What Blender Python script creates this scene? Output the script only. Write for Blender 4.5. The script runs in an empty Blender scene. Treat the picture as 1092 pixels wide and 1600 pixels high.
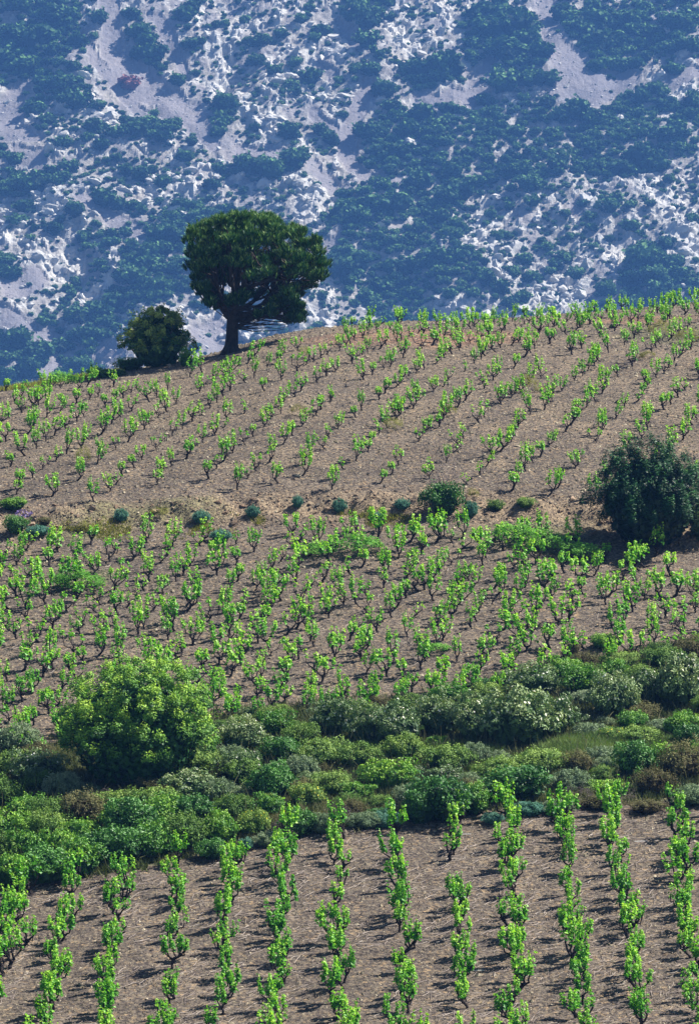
import bpy, math, random
import numpy as np
from math import radians as R

# ------------------------------------------------------------------ camera, world, sun, exposure
sc = bpy.context.scene
F_PX = 6667.0; CU, CV = 546.0, 800.0; PITCH = R(5.0)
cam_data = bpy.data.cameras.new("camera")
cam_data.sensor_fit = 'VERTICAL'; cam_data.sensor_height = 36.0; cam_data.sensor_width = 24.57
cam_data.lens = 150.0
cam_data.clip_start = 1.0; cam_data.clip_end = 6000.0
cam = bpy.data.objects.new("camera", cam_data); sc.collection.objects.link(cam)
cam.location = (0, 0, 0); cam.rotation_euler = (R(90) - PITCH, 0, 0)
sc.camera = cam
SUN_EL, SUN_AZ = R(50.0), R(74.0)          # azimuth measured from +Y towards +X
world = bpy.data.worlds.new("World"); sc.world = world; world.use_nodes = True
wn = world.node_tree.nodes; wl = world.node_tree.links
wn.clear()
sky = wn.new('ShaderNodeTexSky'); sky.sky_type = 'NISHITA'; sky.sun_disc = False
sky.sun_elevation = SUN_EL; sky.sun_rotation = SUN_AZ
sky.air_density = 1.0; sky.dust_density = 0.6; sky.ozone_density = 2.0
bgn = wn.new('ShaderNodeBackground'); bgn.inputs['Strength'].default_value = 0.052
wo = wn.new('ShaderNodeOutputWorld')
wl.new(sky.outputs[0], bgn.inputs['Color']); wl.new(bgn.outputs[0], wo.inputs['Surface'])
sd = bpy.data.lights.new("sun", 'SUN'); sd.energy = 5.0; sd.angle = R(0.5); sd.color = (1.0, 0.96, 0.88)
sun = bpy.data.objects.new("sun", sd); sc.collection.objects.link(sun)
sun.rotation_euler = (R(90) - SUN_EL, 0, math.pi - SUN_AZ)
sun.location = (80, 60, 120)
sc.view_settings.view_transform = 'Standard'; sc.view_settings.look = 'None'
sc.view_settings.exposure = 1.18; sc.view_settings.gamma = 1.0
sc.view_settings.use_curve_mapping = False
HAZE_DENSITY = 0.000155
HAZE_COLOR = (0.15, 0.38, 0.95)

rng = np.random.default_rng(11)
COL = sc.collection

# ------------------------------------------------------------------ numpy noise
def _hash(ix, iy, iz, seed):
    h = (ix * 374761393 + iy * 668265263 + iz * 2147483647 + seed * 974634777) & 0xFFFFFFFF
    h = ((h ^ (h >> 13)) * 1274126177) & 0xFFFFFFFF
    h = (h ^ (h >> 16)) & 0xFFFFFFFF
    return h / 4294967295.0
def vnoise(x, y, z=None, seed=0):
    x = np.asarray(x, float); y = np.asarray(y, float)
    z = np.zeros_like(x) if z is None else np.asarray(z, float)
    xi = np.floor(x).astype(np.int64); yi = np.floor(y).astype(np.int64); zi = np.floor(z).astype(np.int64)
    fx = x - xi; fy = y - yi; fz = z - zi
    fx = fx*fx*(3-2*fx); fy = fy*fy*(3-2*fy); fz = fz*fz*(3-2*fz)
    r = 0
    for dx in (0, 1):
        wx = fx if dx else 1-fx
        for dy in (0, 1):
            wy = fy if dy else 1-fy
            for dz in (0, 1):
                wz = fz if dz else 1-fz
                r = r + wx*wy*wz*_hash(xi+dx, yi+dy, zi+dz, seed)
    return r*2-1
def fbm(x, y, z=None, octv=4, seed=0, gain=0.5):
    a, s, r = 1.0, 1.0, 0
    for o in range(octv):
        r = r + a*vnoise(x*s, y*s, None if z is None else z*s, seed+o*17)
        a *= gain; s *= 2.03
    return r
def ridged(x, y, octv=4, seed=0):
    a, s, r = 1.0, 1.0, 0
    for o in range(octv):
        r = r + a*(1-2*np.abs(vnoise(x*s, y*s, None, seed+o*31)))
        a *= 0.55; s *= 2.1
    return r

# ------------------------------------------------------------------ mesh helpers
def make_mesh(name, V, faces, mats, attrs=None, smooth=False, fmat=None):
    """V (n,3); faces: list of int arrays, each (m,k) with one k"""
    me = bpy.data.meshes.new(name)
    V = np.asarray(V, dtype=np.float32)
    loops = np.concatenate([f.reshape(-1) for f in faces]).astype(np.int32)
    counts = np.concatenate([np.full(len(f), f.shape[1], dtype=np.int32) for f in faces])
    starts = np.concatenate([[0], np.cumsum(counts)[:-1]]).astype(np.int32)
    me.vertices.add(len(V)); me.vertices.foreach_set('co', V.reshape(-1))
    me.loops.add(len(loops)); me.loops.foreach_set('vertex_index', loops)
    me.polygons.add(len(counts)); me.polygons.foreach_set('loop_start', starts)
    if fmat is not None: me.polygons.foreach_set('material_index', np.asarray(fmat, dtype=np.int32))
    me.polygons.foreach_set('use_smooth', np.full(len(counts), smooth, dtype=bool))
    for m in (mats if isinstance(mats, (list, tuple)) else [mats]): me.materials.append(m)
    if attrs:
        for k, a in attrs.items():
            at = me.attributes.new(k, 'FLOAT', 'POINT'); at.data.foreach_set('value', np.asarray(a, dtype=np.float32))
    me.update(calc_edges=True)
    return me
class Geo:
    """collects vertices / faces / tint"""
    def __init__(s): s.V = []; s.F3 = []; s.F4 = []; s.T = []; s.n = 0
    def add(s, V, F, tint=0.5):
        V = np.asarray(V, float); F = np.asarray(F)
        s.V.append(V)
        (s.F3 if F.shape[1] == 3 else s.F4).append(F + s.n)
        s.T.append(np.broadcast_to(np.asarray(tint, float), (len(V),)))
        s.n += len(V)
    def arrays(s):
        return np.concatenate(s.V), ([np.concatenate(s.F3)] if s.F3 else []) + ([np.concatenate(s.F4)] if s.F4 else []), np.concatenate(s.T)
    def mesh(s, name, mat, smooth=False):
        V, F, T = s.arrays()
        return make_mesh(name, V, F, mat, {'tint': T}, smooth)
def link(name, me, parent=None, loc=None):
    o = bpy.data.objects.new(name, me); COL.objects.link(o)
    if parent is not None: o.parent = parent
    if loc is not None: o.location = loc
    return o
def thing(name, label, cat, loc=(0, 0, 0), rz=0.0, group=None, me=None):
    o = bpy.data.objects.new(name, me); COL.objects.link(o)
    o.location = loc; o.rotation_euler = (0, 0, rz)
    o['label'] = label; o['category'] = cat
    if group: o['group'] = group
    return o
def copy_thing(root, loc, rot, scale, label, cat, group):
    r = root.copy(); COL.objects.link(r)
    r.location = loc; r.rotation_euler = rot; r.scale = scale
    r['label'] = label; r['category'] = cat
    if group: r['group'] = group
    for ch in root.children:
        c = ch.copy(); COL.objects.link(c); c.parent = r
    return r

def unit(a): return a / (np.linalg.norm(a, axis=-1, keepdims=True) + 1e-9)
def rand_unit(n, g=rng): return unit(g.normal(size=(n, 3)))
def leaves(geo, P, N, L, W, tint, fold=0.25, g=rng, droop=0.0):
    """diamond-shaped folded leaves: quads of two triangles; P centre, N normal"""
    n = len(P)
    t = unit(np.cross(N, rand_unit(n, g))); b = unit(np.cross(N, t))
    L = np.broadcast_to(L, (n,))[:, None]; W = np.broadcast_to(W, (n,))[:, None]
    v0 = P - t*L*0.5; v2 = P + t*L*0.5 - N*L*droop
    v1 = P + b*W*0.5 + N*W*fold*0.5 - t*L*0.08; v3 = P - b*W*0.5 + N*W*fold*0.5 - t*L*0.08
    V = np.stack([v0, v1, v2, v3], 1).reshape(-1, 3)
    F = (np.arange(n)*4)[:, None] + np.array([0, 1, 2, 3])
    geo.add(V, F, np.repeat(np.broadcast_to(tint, (n,)), 4))
def tube(geo, pts, rad, sides=5, tint=0.5):
    pts = np.asarray(pts, float); n = len(pts)
    d = np.gradient(pts, axis=0); d = unit(d)
    ref = np.array([0.31, 0.17, 0.93]); ref2 = np.array([1., 0, 0])
    a = np.cross(d, ref); bad = np.linalg.norm(a, axis=1) < 0.2
    a[bad] = np.cross(d[bad], ref2); a = unit(a); b = np.cross(d, a)
    ang = np.linspace(0, 2*np.pi, sides, endpoint=False)
    ring = pts[:, None, :] + (np.cos(ang)[None, :, None]*a[:, None, :] + np.sin(ang)[None, :, None]*b[:, None, :])*np.asarray(rad)[:, None, None]
    V = ring.reshape(-1, 3)
    F = []
    for i in range(n-1):
        for j in range(sides):
            k = (j+1) % sides
            F.append((i*sides+j, i*sides+k, (i+1)*sides+k, (i+1)*sides+j))
    geo.add(V, np.array(F), tint)
    tip = len(V)
    geo.add(np.vstack([V[-sides:], pts[-1:]+d[-1:]*rad[-1]]), np.array([(j, (j+1) % sides, sides) for j in range(sides)]), tint)
def icosphere(sub):
    t = (1+5**.5)/2
    V = [(-1,t,0),(1,t,0),(-1,-t,0),(1,-t,0),(0,-1,t),(0,1,t),(0,-1,-t),(0,1,-t),(t,0,-1),(t,0,1),(-t,0,-1),(-t,0,1)]
    F = [(0,11,5),(0,5,1),(0,1,7),(0,7,10),(0,10,11),(1,5,9),(5,11,4),(11,10,2),(10,7,6),(7,1,8),(3,9,4),(3,4,2),(3,2,6),(3,6,8),(3,8,9),(4,9,5),(2,4,11),(6,2,10),(8,6,7),(9,8,1)]
    V = [np.array(v)/np.linalg.norm(v) for v in V]
    for _ in range(sub):
        cache = {}; nf = []
        def mid(a, b):
            k = (min(a, b), max(a, b))
            if k not in cache:
                m = V[a]+V[b]; V.append(m/np.linalg.norm(m)); cache[k] = len(V)-1
            return cache[k]
        for a, b, c in F:
            ab, bc, ca = mid(a, b), mid(b, c), mid(c, a)
            nf += [(a, ab, ca), (b, bc, ab), (c, ca, bc), (ab, bc, ca)]
        F = nf
    return np.array(V), np.array(F)
ICO = {k: icosphere(k) for k in (0, 1, 2, 3)}

# ------------------------------------------------------------------ materials
def nodes_mat(name):
    m = bpy.data.materials.new(name); m.use_nodes = True
    nt = m.node_tree; nt.nodes.clear()
    return m, nt, nt.nodes, nt.links
def ramp(N, stops):
    r = N.new('ShaderNodeValToRGB'); e = r.color_ramp.elements
    while len(e) < len(stops): e.new(0.5)
    for el, (p, c) in zip(e, stops): el.position = p; el.color = (*c, 1)
    return r
def mixc(N, Lk, fac, a, b, typ='MIX'):
    m = N.new('ShaderNodeMix'); m.data_type = 'RGBA'; m.blend_type = typ
    for sock, val in ((m.inputs[0], fac), (m.inputs[6], a), (m.inputs[7], b)):
        if isinstance(val, (int, float)): sock.default_value = val
        elif isinstance(val, tuple): sock.default_value = (*val, 1)
        else: Lk.new(val, sock)
    return m.outputs[2]
def noise_node(N, Lk, coord, scale, detail=4, rough=0.6, dist=0.0):
    n = N.new('ShaderNodeTexNoise'); n.inputs['Scale'].default_value = scale
    n.inputs['Detail'].default_value = detail; n.inputs['Roughness'].default_value = rough
    n.inputs['Distortion'].default_value = dist
    Lk.new(coord, n.inputs['Vector']); return n.outputs['Fac']
def leaf_mat(name, dark, mid, light, trans=0.25, rough=0.5, spec=0.35):
    m, nt, N, Lk = nodes_mat(name)
    at = N.new('ShaderNodeAttribute'); at.attribute_name = 'tint'
    oi = N.new('ShaderNodeObjectInfo')
    ad = N.new('ShaderNodeMath'); ad.operation = 'MULTIPLY_ADD'
    Lk.new(oi.outputs['Random'], ad.inputs[0]); ad.inputs[1].default_value = 0.36
    sb = N.new('ShaderNodeMath'); sb.operation = 'SUBTRACT'; Lk.new(at.outputs['Fac'], sb.inputs[0]); sb.inputs[1].default_value = 0.18
    Lk.new(sb.outputs[0], ad.inputs[2])
    rp = ramp(N, [(0.0, dark), (0.5, mid), (1.0, light)]); Lk.new(ad.outputs[0], rp.inputs[0])
    p = N.new('ShaderNodeBsdfPrincipled'); Lk.new(rp.outputs[0], p.inputs['Base Color'])
    p.inputs['Roughness'].default_value = rough; p.inputs['Specular IOR Level'].default_value = spec
    t = N.new('ShaderNodeBsdfTranslucent')
    bright = mixc(N, Lk, 1.0, rp.outputs[0], (1.5, 1.55, 0.7), 'MULTIPLY'); Lk.new(bright, t.inputs['Color'])
    mx = N.new('ShaderNodeMixShader'); mx.inputs[0].default_value = trans
    Lk.new(p.outputs[0], mx.inputs[1]); Lk.new(t.outputs[0], mx.inputs[2])
    o = N.new('ShaderNodeOutputMaterial'); Lk.new(mx.outputs[0], o.inputs['Surface'])
    return m
def bark_mat(name, a, b, scale=12):
    m, nt, N, Lk = nodes_mat(name)
    tc = N.new('ShaderNodeTexCoord')
    f = noise_node(N, Lk, tc.outputs['Object'], scale, 5, 0.7, 0.6)
    rp = ramp(N, [(0.35, a), (0.65, b)]); Lk.new(f, rp.inputs[0])
    p = N.new('ShaderNodeBsdfPrincipled'); Lk.new(rp.outputs[0], p.inputs['Base Color'])
    p.inputs['Roughness'].default_value = 0.9; p.inputs['Specular IOR Level'].default_value = 0.2
    bp = N.new('ShaderNodeBump'); bp.inputs['Strength'].default_value = 0.8; bp.inputs['Distance'].default_value = 0.03
    Lk.new(f, bp.inputs['Height']); Lk.new(bp.outputs[0], p.inputs['Normal'])
    o = N.new('ShaderNodeOutputMaterial'); Lk.new(p.outputs[0], o.inputs['Surface'])
    return m
def stone_mat(name, cols, rough=0.9, scale=1.5):
    m, nt, N, Lk = nodes_mat(name)
    tc = N.new('ShaderNodeTexCoord'); at = N.new('ShaderNodeAttribute'); at.attribute_name = 'tint'
    rp = ramp(N, [(i/(len(cols)-1), c) for i, c in enumerate(cols)]); Lk.new(at.outputs['Fac'], rp.inputs[0])
    f = noise_node(N, Lk, tc.outputs['Object'], scale, 5, 0.7)
    r2 = ramp(N, [(0.3, (0.72, 0.72, 0.74)), (0.65, (1.15, 1.13, 1.1))]); Lk.new(f, r2.inputs[0])
    c = mixc(N, Lk, 1.0, rp.outputs[0], r2.outputs[0], 'MULTIPLY')
    p = N.new('ShaderNodeBsdfPrincipled'); Lk.new(c, p.inputs['Base Color'])
    p.inputs['Roughness'].default_value = rough; p.inputs['Specular IOR Level'].default_value = 0.2
    bp = N.new('ShaderNodeBump'); bp.inputs['Strength'].default_value = 0.6; bp.inputs['Distance'].default_value = 0.15/scale
    Lk.new(f, bp.inputs['Height']); Lk.new(bp.outputs[0], p.inputs['Normal'])
    o = N.new('ShaderNodeOutputMaterial'); Lk.new(p.outputs[0], o.inputs['Surface'])
    return m

M = {}
M['vine_leaf'] = leaf_mat('vine leaf', (0.03, 0.17, 0.012), (0.12, 0.37, 0.022), (0.46, 0.70, 0.09), 0.34, 0.5, 0.35)
M['vine_wood'] = bark_mat('vine wood', (0.012, 0.009, 0.009), (0.045, 0.034, 0.032), 25)
M['pine_needle'] = leaf_mat('pine needles', (0.005, 0.032, 0.010), (0.019, 0.10, 0.024), (0.24, 0.38, 0.10), 0.10, 0.5, 0.3)
M['pine_bark'] = bark_mat('pine bark', (0.02, 0.014, 0.012), (0.06, 0.045, 0.038), 6)
M['dark_shrub'] = leaf_mat('dark evergreen leaf', (0.010, 0.05, 0.008), (0.045, 0.15, 0.022), (0.12, 0.29, 0.05), 0.14, 0.5, 0.35)
M['juniper'] = leaf_mat('dark juniper leaf', (0.004, 0.025, 0.006), (0.014, 0.085, 0.018), (0.10, 0.30, 0.06), 0.05, 0.5, 0.35)
M['ridge_shrub'] = leaf_mat('ridge bush leaf', (0.008, 0.045, 0.012), (0.03, 0.12, 0.025), (0.40, 0.48, 0.10), 0.14, 0.5, 0.35)
M['light_shrub'] = leaf_mat('light green leaf', (0.015, 0.075, 0.01), (0.12, 0.28, 0.022), (0.42, 0.60, 0.06), 0.12, 0.55, 0.3)
M['bright_shrub'] = leaf_mat('bright green leaf', (0.012, 0.06, 0.008), (0.075, 0.22, 0.018), (0.28, 0.46, 0.045), 0.16, 0.5, 0.3)
M['mid_shrub'] = leaf_mat('mid green leaf', (0.02, 0.06, 0.01), (0.10, 0.20, 0.03), (0.27, 0.38, 0.08), 0.15, 0.6, 0.25)
M['rockrose'] = leaf_mat('rockrose leaf', (0.03, 0.07, 0.02), (0.10, 0.18, 0.055), (0.30, 0.36, 0.16), 0.14, 0.55, 0.35)
M['grey_cushion'] = leaf_mat('grey green cushion leaf', (0.08, 0.12, 0.07), (0.17, 0.24, 0.13), (0.32, 0.38, 0.24), 0.12, 0.8, 0.15)
M['blue_cushion'] = leaf_mat('blue green cushion leaf', (0.05, 0.14, 0.11), (0.10, 0.24, 0.18), (0.18, 0.33, 0.25), 0.12, 0.8, 0.15)
M['brown_heath'] = leaf_mat('brown heath twig', (0.05, 0.04, 0.02), (0.12, 0.11, 0.05), (0.22, 0.22, 0.09), 0.08, 0.8, 0.1)
M['belt_grass'] = leaf_mat('dull mixed grass', (0.03, 0.035, 0.02), (0.075, 0.10, 0.035), (0.17, 0.17, 0.08), 0.15, 0.8, 0.1)
M['strip_grass'] = leaf_mat('pale green grass', (0.05, 0.08, 0.025), (0.11, 0.18, 0.055), (0.24, 0.30, 0.12), 0.2, 0.8, 0.1)
M['dead_twig'] = leaf_mat('grey dead twig', (0.07, 0.055, 0.055), (0.15, 0.12, 0.12), (0.25, 0.21, 0.20), 0.0, 0.9, 0.1)
M['dry_weed'] = leaf_mat('yellowish dry weed', (0.10, 0.09, 0.02), (0.20, 0.20, 0.05), (0.32, 0.33, 0.09), 0.2, 0.8, 0.1)
M['green_weed'] = leaf_mat('fresh green weed', (0.06, 0.17, 0.025), (0.12, 0.31, 0.04), (0.22, 0.45, 0.08), 0.3, 0.7, 0.2)
M['mtn_leaf'] = leaf_mat('mountain shrub leaf', (0.005, 0.022, 0.008), (0.022, 0.075, 0.022), (0.11, 0.23, 0.06), 0.04, 0.7, 0.15)
M['mtn_red'] = leaf_mat('red leaved shrub', (0.12, 0.04, 0.04), (0.24, 0.09, 0.08), (0.34, 0.15, 0.12), 0.05, 0.7, 0.15)
M['white_flower'] = leaf_mat('white petals', (0.7, 0.68, 0.55), (0.8, 0.78, 0.68), (0.85, 0.84, 0.76), 0.1, 0.6, 0.2)
M['yellow_flower'] = leaf_mat('yellow petals', (0.6, 0.5, 0.03), (0.7, 0.62, 0.05), (0.8, 0.72, 0.1), 0.1, 0.6, 0.2)
M['purple_flower'] = leaf_mat('purple petals', (0.10, 0.07, 0.22), (0.18, 0.12, 0.34), (0.25, 0.18, 0.42), 0.1, 0.6, 0.2)
M['stones'] = stone_mat('field stones', [(0.045, 0.038, 0.038), (0.11, 0.094, 0.075), (0.21, 0.175, 0.12), (0.44, 0.38, 0.28)], 0.95, 8)
M['bank_clod'] = stone_mat('earth clods', [(0.16, 0.11, 0.075), (0.24, 0.17, 0.115), (0.32, 0.235, 0.165)], 0.95, 6)
M['limestone'] = stone_mat('pale limestone', [(0.30, 0.295, 0.29), (0.42, 0.41, 0.39), (0.54, 0.52, 0.48)], 0.9, 0.5)
M['cane'] = stone_mat('dry canes', [(0.16, 0.13, 0.12), (0.28, 0.23, 0.20), (0.42, 0.37, 0.33)], 0.8, 20)
M['white_wood'] = stone_mat('bleached stick', [(0.6, 0.58, 0.56), (0.7, 0.68, 0.66)], 0.7, 20)

# soil: colour only; attributes say where the earth is red, ochre (bank) or grassy
def soil_material():
    m, nt, N, Lk = nodes_mat('stony soil')
    tc = N.new('ShaderNodeTexCoord'); co = tc.outputs['Object']
    f1 = noise_node(N, Lk, co, 0.35, 4, 0.6)
    f2 = noise_node(N, Lk, co, 9.0, 5, 0.75)
    r1 = ramp(N, [(0.25, (0.074, 0.063, 0.056)), (0.5, (0.105, 0.089, 0.076)), (0.75, (0.142, 0.118, 0.098))]); Lk.new(f1, r1.inputs[0])
    vo = N.new('ShaderNodeTexVoronoi'); vo.inputs['Scale'].default_value = 9.0; Lk.new(co, vo.inputs['Vector'])
    r2 = ramp(N, [(0.33, (0.22, 0.20, 0.23)), (0.47, (0.80, 0.78, 0.78)), (0.64, (2.2, 2.1, 1.8))]); Lk.new(f2, r2.inputs[0])
    c = mixc(N, Lk, 1.0, r1.outputs[0], r2.outputs[0], 'MULTIPLY')
    sep = N.new('ShaderNodeSeparateColor'); Lk.new(vo.outputs['Color'], sep.inputs[0])
    r3 = ramp(N, [(0.0, (0.65, 0.62, 0.65)), (0.6, (1.0, 1.0, 1.0)), (0.9, (1.2, 1.1, 0.95)), (1.0, (1.8, 1.55, 1.2))]); Lk.new(sep.outputs[0], r3.inputs[0])
    c = mixc(N, Lk, 1.0, c, r3.outputs[0], 'MULTIPLY')
    for an, colr, amt in (('ochre', (0.20, 0.155, 0.11), 0.85), ('red', (0.25, 0.11, 0.065), 0.7), ('grassy', (0.07, 0.09, 0.035), 0.75)):
        at = N.new('ShaderNodeAttribute'); at.attribute_name = an
        g = N.new('ShaderNodeMath'); g.operation = 'MULTIPLY'; Lk.new(at.outputs['Fac'], g.inputs[0]); g.inputs[1].default_value = amt
        tinted = mixc(N, Lk, 1.0, (*colr,), r2.outputs[0], 'MULTIPLY')
        c = mixc(N, Lk, g.outputs[0], c, tinted)
    p = N.new('ShaderNodeBsdfPrincipled'); Lk.new(c, p.inputs['Base Color'])
    p.inputs['Roughness'].default_value = 0.95; p.inputs['Specular IOR Level'].default_value = 0.15
    bp = N.new('ShaderNodeBump'); bp.inputs['Strength'].default_value = 1.0; bp.inputs['Distance'].default_value = 0.06
    Lk.new(f2, bp.inputs['Height']); Lk.new(bp.outputs[0], p.inputs['Normal'])
    o = N.new('ShaderNodeOutputMaterial'); Lk.new(p.outputs[0], o.inputs['Surface'])
    return m
def mountain_material():
    m, nt, N, Lk = nodes_mat('limestone mountainside')
    tc = N.new('ShaderNodeTexCoord'); co = tc.outputs['Object']
    fa = noise_node(N, Lk, co, 0.053, 5, 0.65)
    fb = noise_node(N, Lk, co, 0.53, 6, 0.75)
    rs = ramp(N, [(0.3, (0.175, 0.165, 0.175)), (0.7, (0.25, 0.235, 0.245))]); Lk.new(fb, rs.inputs[0])       # scree / thin soil
    rr = ramp(N, [(0.30, (0.17, 0.17, 0.16)), (0.42, (0.42, 0.41, 0.385)), (0.64, (0.54, 0.53, 0.50))]); Lk.new(fb, rr.inputs[0])   # bare rock
    rsoil = ramp(N, [(0.3, (0.13, 0.125, 0.105)), (0.65, (0.36, 0.34, 0.315))]); Lk.new(fb, rsoil.inputs[0])
    ar = N.new('ShaderNodeAttribute'); ar.attribute_name = 'rock'
    asx = N.new('ShaderNodeAttribute'); asx.attribute_name = 'scree'
    c = mixc(N, Lk, asx.outputs['Fac'], rsoil.outputs[0], rs.outputs[0])
    c = mixc(N, Lk, ar.outputs['Fac'], c, rr.outputs[0])
    ro = ramp(N, [(0.35, (0.85, 0.85, 0.88)), (0.65, (1.12, 1.08, 1.04))]); Lk.new(fa, ro.inputs[0])
    c = mixc(N, Lk, 1.0, c, ro.outputs[0], 'MULTIPLY')
    p = N.new('ShaderNodeBsdfPrincipled'); Lk.new(c, p.inputs['Base Color'])
    p.inputs['Roughness'].default_value = 0.95; p.inputs['Specular IOR Level'].default_value = 0.1
    bp = N.new('ShaderNodeBump'); bp.inputs['Strength'].default_value = 0.9; bp.inputs['Distance'].default_value = 0.85
    Lk.new(fb, bp.inputs['Height']); Lk.new(bp.outputs[0], p.inputs['Normal'])
    o = N.new('ShaderNodeOutputMaterial'); Lk.new(p.outputs[0], o.inputs['Surface'])
    return m
M['soil'] = soil_material(); M['mountain'] = mountain_material()

# ------------------------------------------------------------------ terrain of the near hill
def e_of_v(v): return np.tan(-(PITCH + np.arctan((np.asarray(v, float)-CV)/F_PX)))
def pix(x, y, z):
    d = y*math.cos(PITCH) - z*math.sin(PITCH); h = y*math.sin(PITCH) + z*math.cos(PITCH)
    return CU + F_PX*x/d, CV - F_PX*h/d
def smooth_interp(u, us, vs):
    us = np.array(us, float); vs = np.array(vs, float)
    m = np.gradient(vs, us)
    u = np.clip(u, us[0], us[-1]); i = np.clip(np.searchsorted(us, u)-1, 0, len(us)-2)
    h = us[i+1]-us[i]; t = (u-us[i])/h
    return (2*t**3-3*t**2+1)*vs[i] + (t**3-2*t**2+t)*h*m[i] + (-2*t**3+3*t**2)*vs[i+1] + (t**3-t**2)*h*m[i+1]
vC = lambda u: smooth_interp(u, [-600, 0, 270, 400, 546, 700, 900, 1092, 1700], [1470, 1388, 1348, 1315, 1292, 1272, 1256, 1250, 1230])
vD = lambda u: smooth_interp(u, [-600, 0, 300, 450, 700, 850, 1092, 1700], [1250, 1180, 1128, 1108, 1088, 1050, 1010, 950])
vE = lambda u: smooth_interp(u, [-600, 0, 200, 400, 650, 900, 1092, 1700], [880, 840, 828, 820, 810, 826, 862, 930])
vF = lambda u: smooth_interp(u, [-600, 0, 200, 400, 650, 900, 1092, 1700], [830, 800, 789, 778, 770, 784, 806, 850])
vG = lambda u: smooth_interp(u, [-600, 0, 190, 350, 430, 546, 700, 900, 1092, 1700], [700, 614, 582, 549, 525, 509, 502, 491, 473, 430])
YG = lambda u: smooth_interp(u, [-600, 0, 350, 700, 1092, 1700], [192, 199, 206, 214, 221, 226])
def u_cols():
    a = np.arange(-290, 1382, 5.0)
    lo = -290 - np.cumsum(np.geomspace(8, 700, 22)); hi = 1380 + np.cumsum(np.geomspace(8, 700, 22))
    return np.concatenate([lo[::-1], a, hi])
UC = u_cols(); SC = (UC-CU)/F_PX*1.006
YR = np.concatenate([np.arange(40, 104, 4.0), np.arange(104, 232, 0.25), np.arange(232, 262, 1.5), np.geomspace(262, 1900, 30)])
Z = np.zeros((len(UC), len(YR)))
for ci, u in enumerate(UC):
    uu = float(np.clip(u, -600, 1700))
    yC = 115 + (1600-vC(uu))*0.0523; yD = 148 + (1100-vD(uu))*0.06
    yE = 166.6 + (830-vE(uu))*0.05; yF = yE + 1.6; yG = YG(uu)
    k = [(40, e_of_v(1600)*115-13), (100, e_of_v(1600)*115 - 15*0.175), (115, e_of_v(1600)*115), (yC, e_of_v(vC(uu))*yC),
         (yD, e_of_v(vD(uu))*yD), (yE, e_of_v(vE(uu))*yE), (yF, e_of_v(vF(uu))*yF)]
    ky = np.array([a for a, b in k]); kz = np.array([b for a, b in k])
    zz = np.interp(YR, ky, kz)
    zF, zG = kz[-1], e_of_v(vG(uu))*yG
    L = yG - yF; s1 = float(e_of_v(vG(uu))); s0 = 2*(zG-zF)/L - s1
    t = YR - yF
    q = zF + s0*t + (s1-s0)*t*t/(2*L)
    tb = L + 22.0
    qb = zF + s0*tb + (s1-s0)*tb*tb/(2*L)
    sb = s1 + (s1-s0)*22.0/L
    far = qb + (t-tb)*np.maximum(sb, -0.30)
    q = np.where(t > tb, np.maximum(far, -140), q)
    zz = np.where(YR > yF, q, zz)
    Z[ci] = zz
# soften the knots a little
Zs = Z.copy()
inner = slice(16, 16+512)
for _ in range(3): Zs[:, 17:-44] = (Zs[:, 16:-45] + 2*Zs[:, 17:-44] + Zs[:, 18:-43])/4
Z = Zs
GX = SC[:, None]*YR[None, :]; GY = np.broadcast_to(YR[None, :], Z.shape)
GU, GV = pix(GX, GY, Z)
# irregular surface
inC = YR[None, :] < 300
Z = Z + inC*(0.06*fbm(GX*0.35, GY*0.35, None, 3, 5) + 0.038*fbm(GX*1.9, GY*1.9, None, 2, 9))
bankm = np.clip(1-np.abs(GV-(vE(GU)+vF(GU))/2)/34, 0, 1)*((GY > 160) & (GY < 178))
Z = Z + bankm*(0.32*fbm(GX*0.7, GY*0.7, None, 4, 21, 0.6) + 0.06*ridged(GX*1.7, GY*1.7, 3, 4))
EG = Z/YR[None, :]
def ground_z(x, y):
    x = np.asarray(x, float); y = np.asarray(y, float)
    s = x/y; ci = np.clip(np.searchsorted(SC, s)-1, 0, len(SC)-2); ri = np.clip(np.searchsorted(YR, y)-1, 0, len(YR)-2)
    a = (s-SC[ci])/(SC[ci+1]-SC[ci]); b = (y-YR[ri])/(YR[ri+1]-YR[ri])
    return (Z[ci, ri]*(1-a)*(1-b)+Z[ci+1, ri]*a*(1-b)+Z[ci, ri+1]*(1-a)*b+Z[ci+1, ri+1]*a*b)
def on_ground(u, v):
    """point of the ground that lies on the line of sight (u, v) of the survey photograph"""
    e = float(e_of_v(v)); s = (u-CU)/F_PX*(math.cos(PITCH)-e*math.sin(PITCH))
    ci = int(np.clip(np.searchsorted(SC, s)-1, 0, len(SC)-2)); a = (s-SC[ci])/(SC[ci+1]-SC[ci])
    prof = EG[ci]*(1-a)+EG[ci+1]*a
    idx = np.argmax(prof[16:560] >= e)
    if idx == 0 and prof[16] < e:
        idx = int(np.argmax(prof[16:540]))
    i = 16+idx
    y = YR[i] if i == 0 else np.interp(e, [prof[i-1], prof[i]], [YR[i-1], YR[i]]) if prof[i] > prof[i-1] else YR[i]
    x = s*y
    return np.array([x, y, float(ground_z(x, y))])

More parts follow.
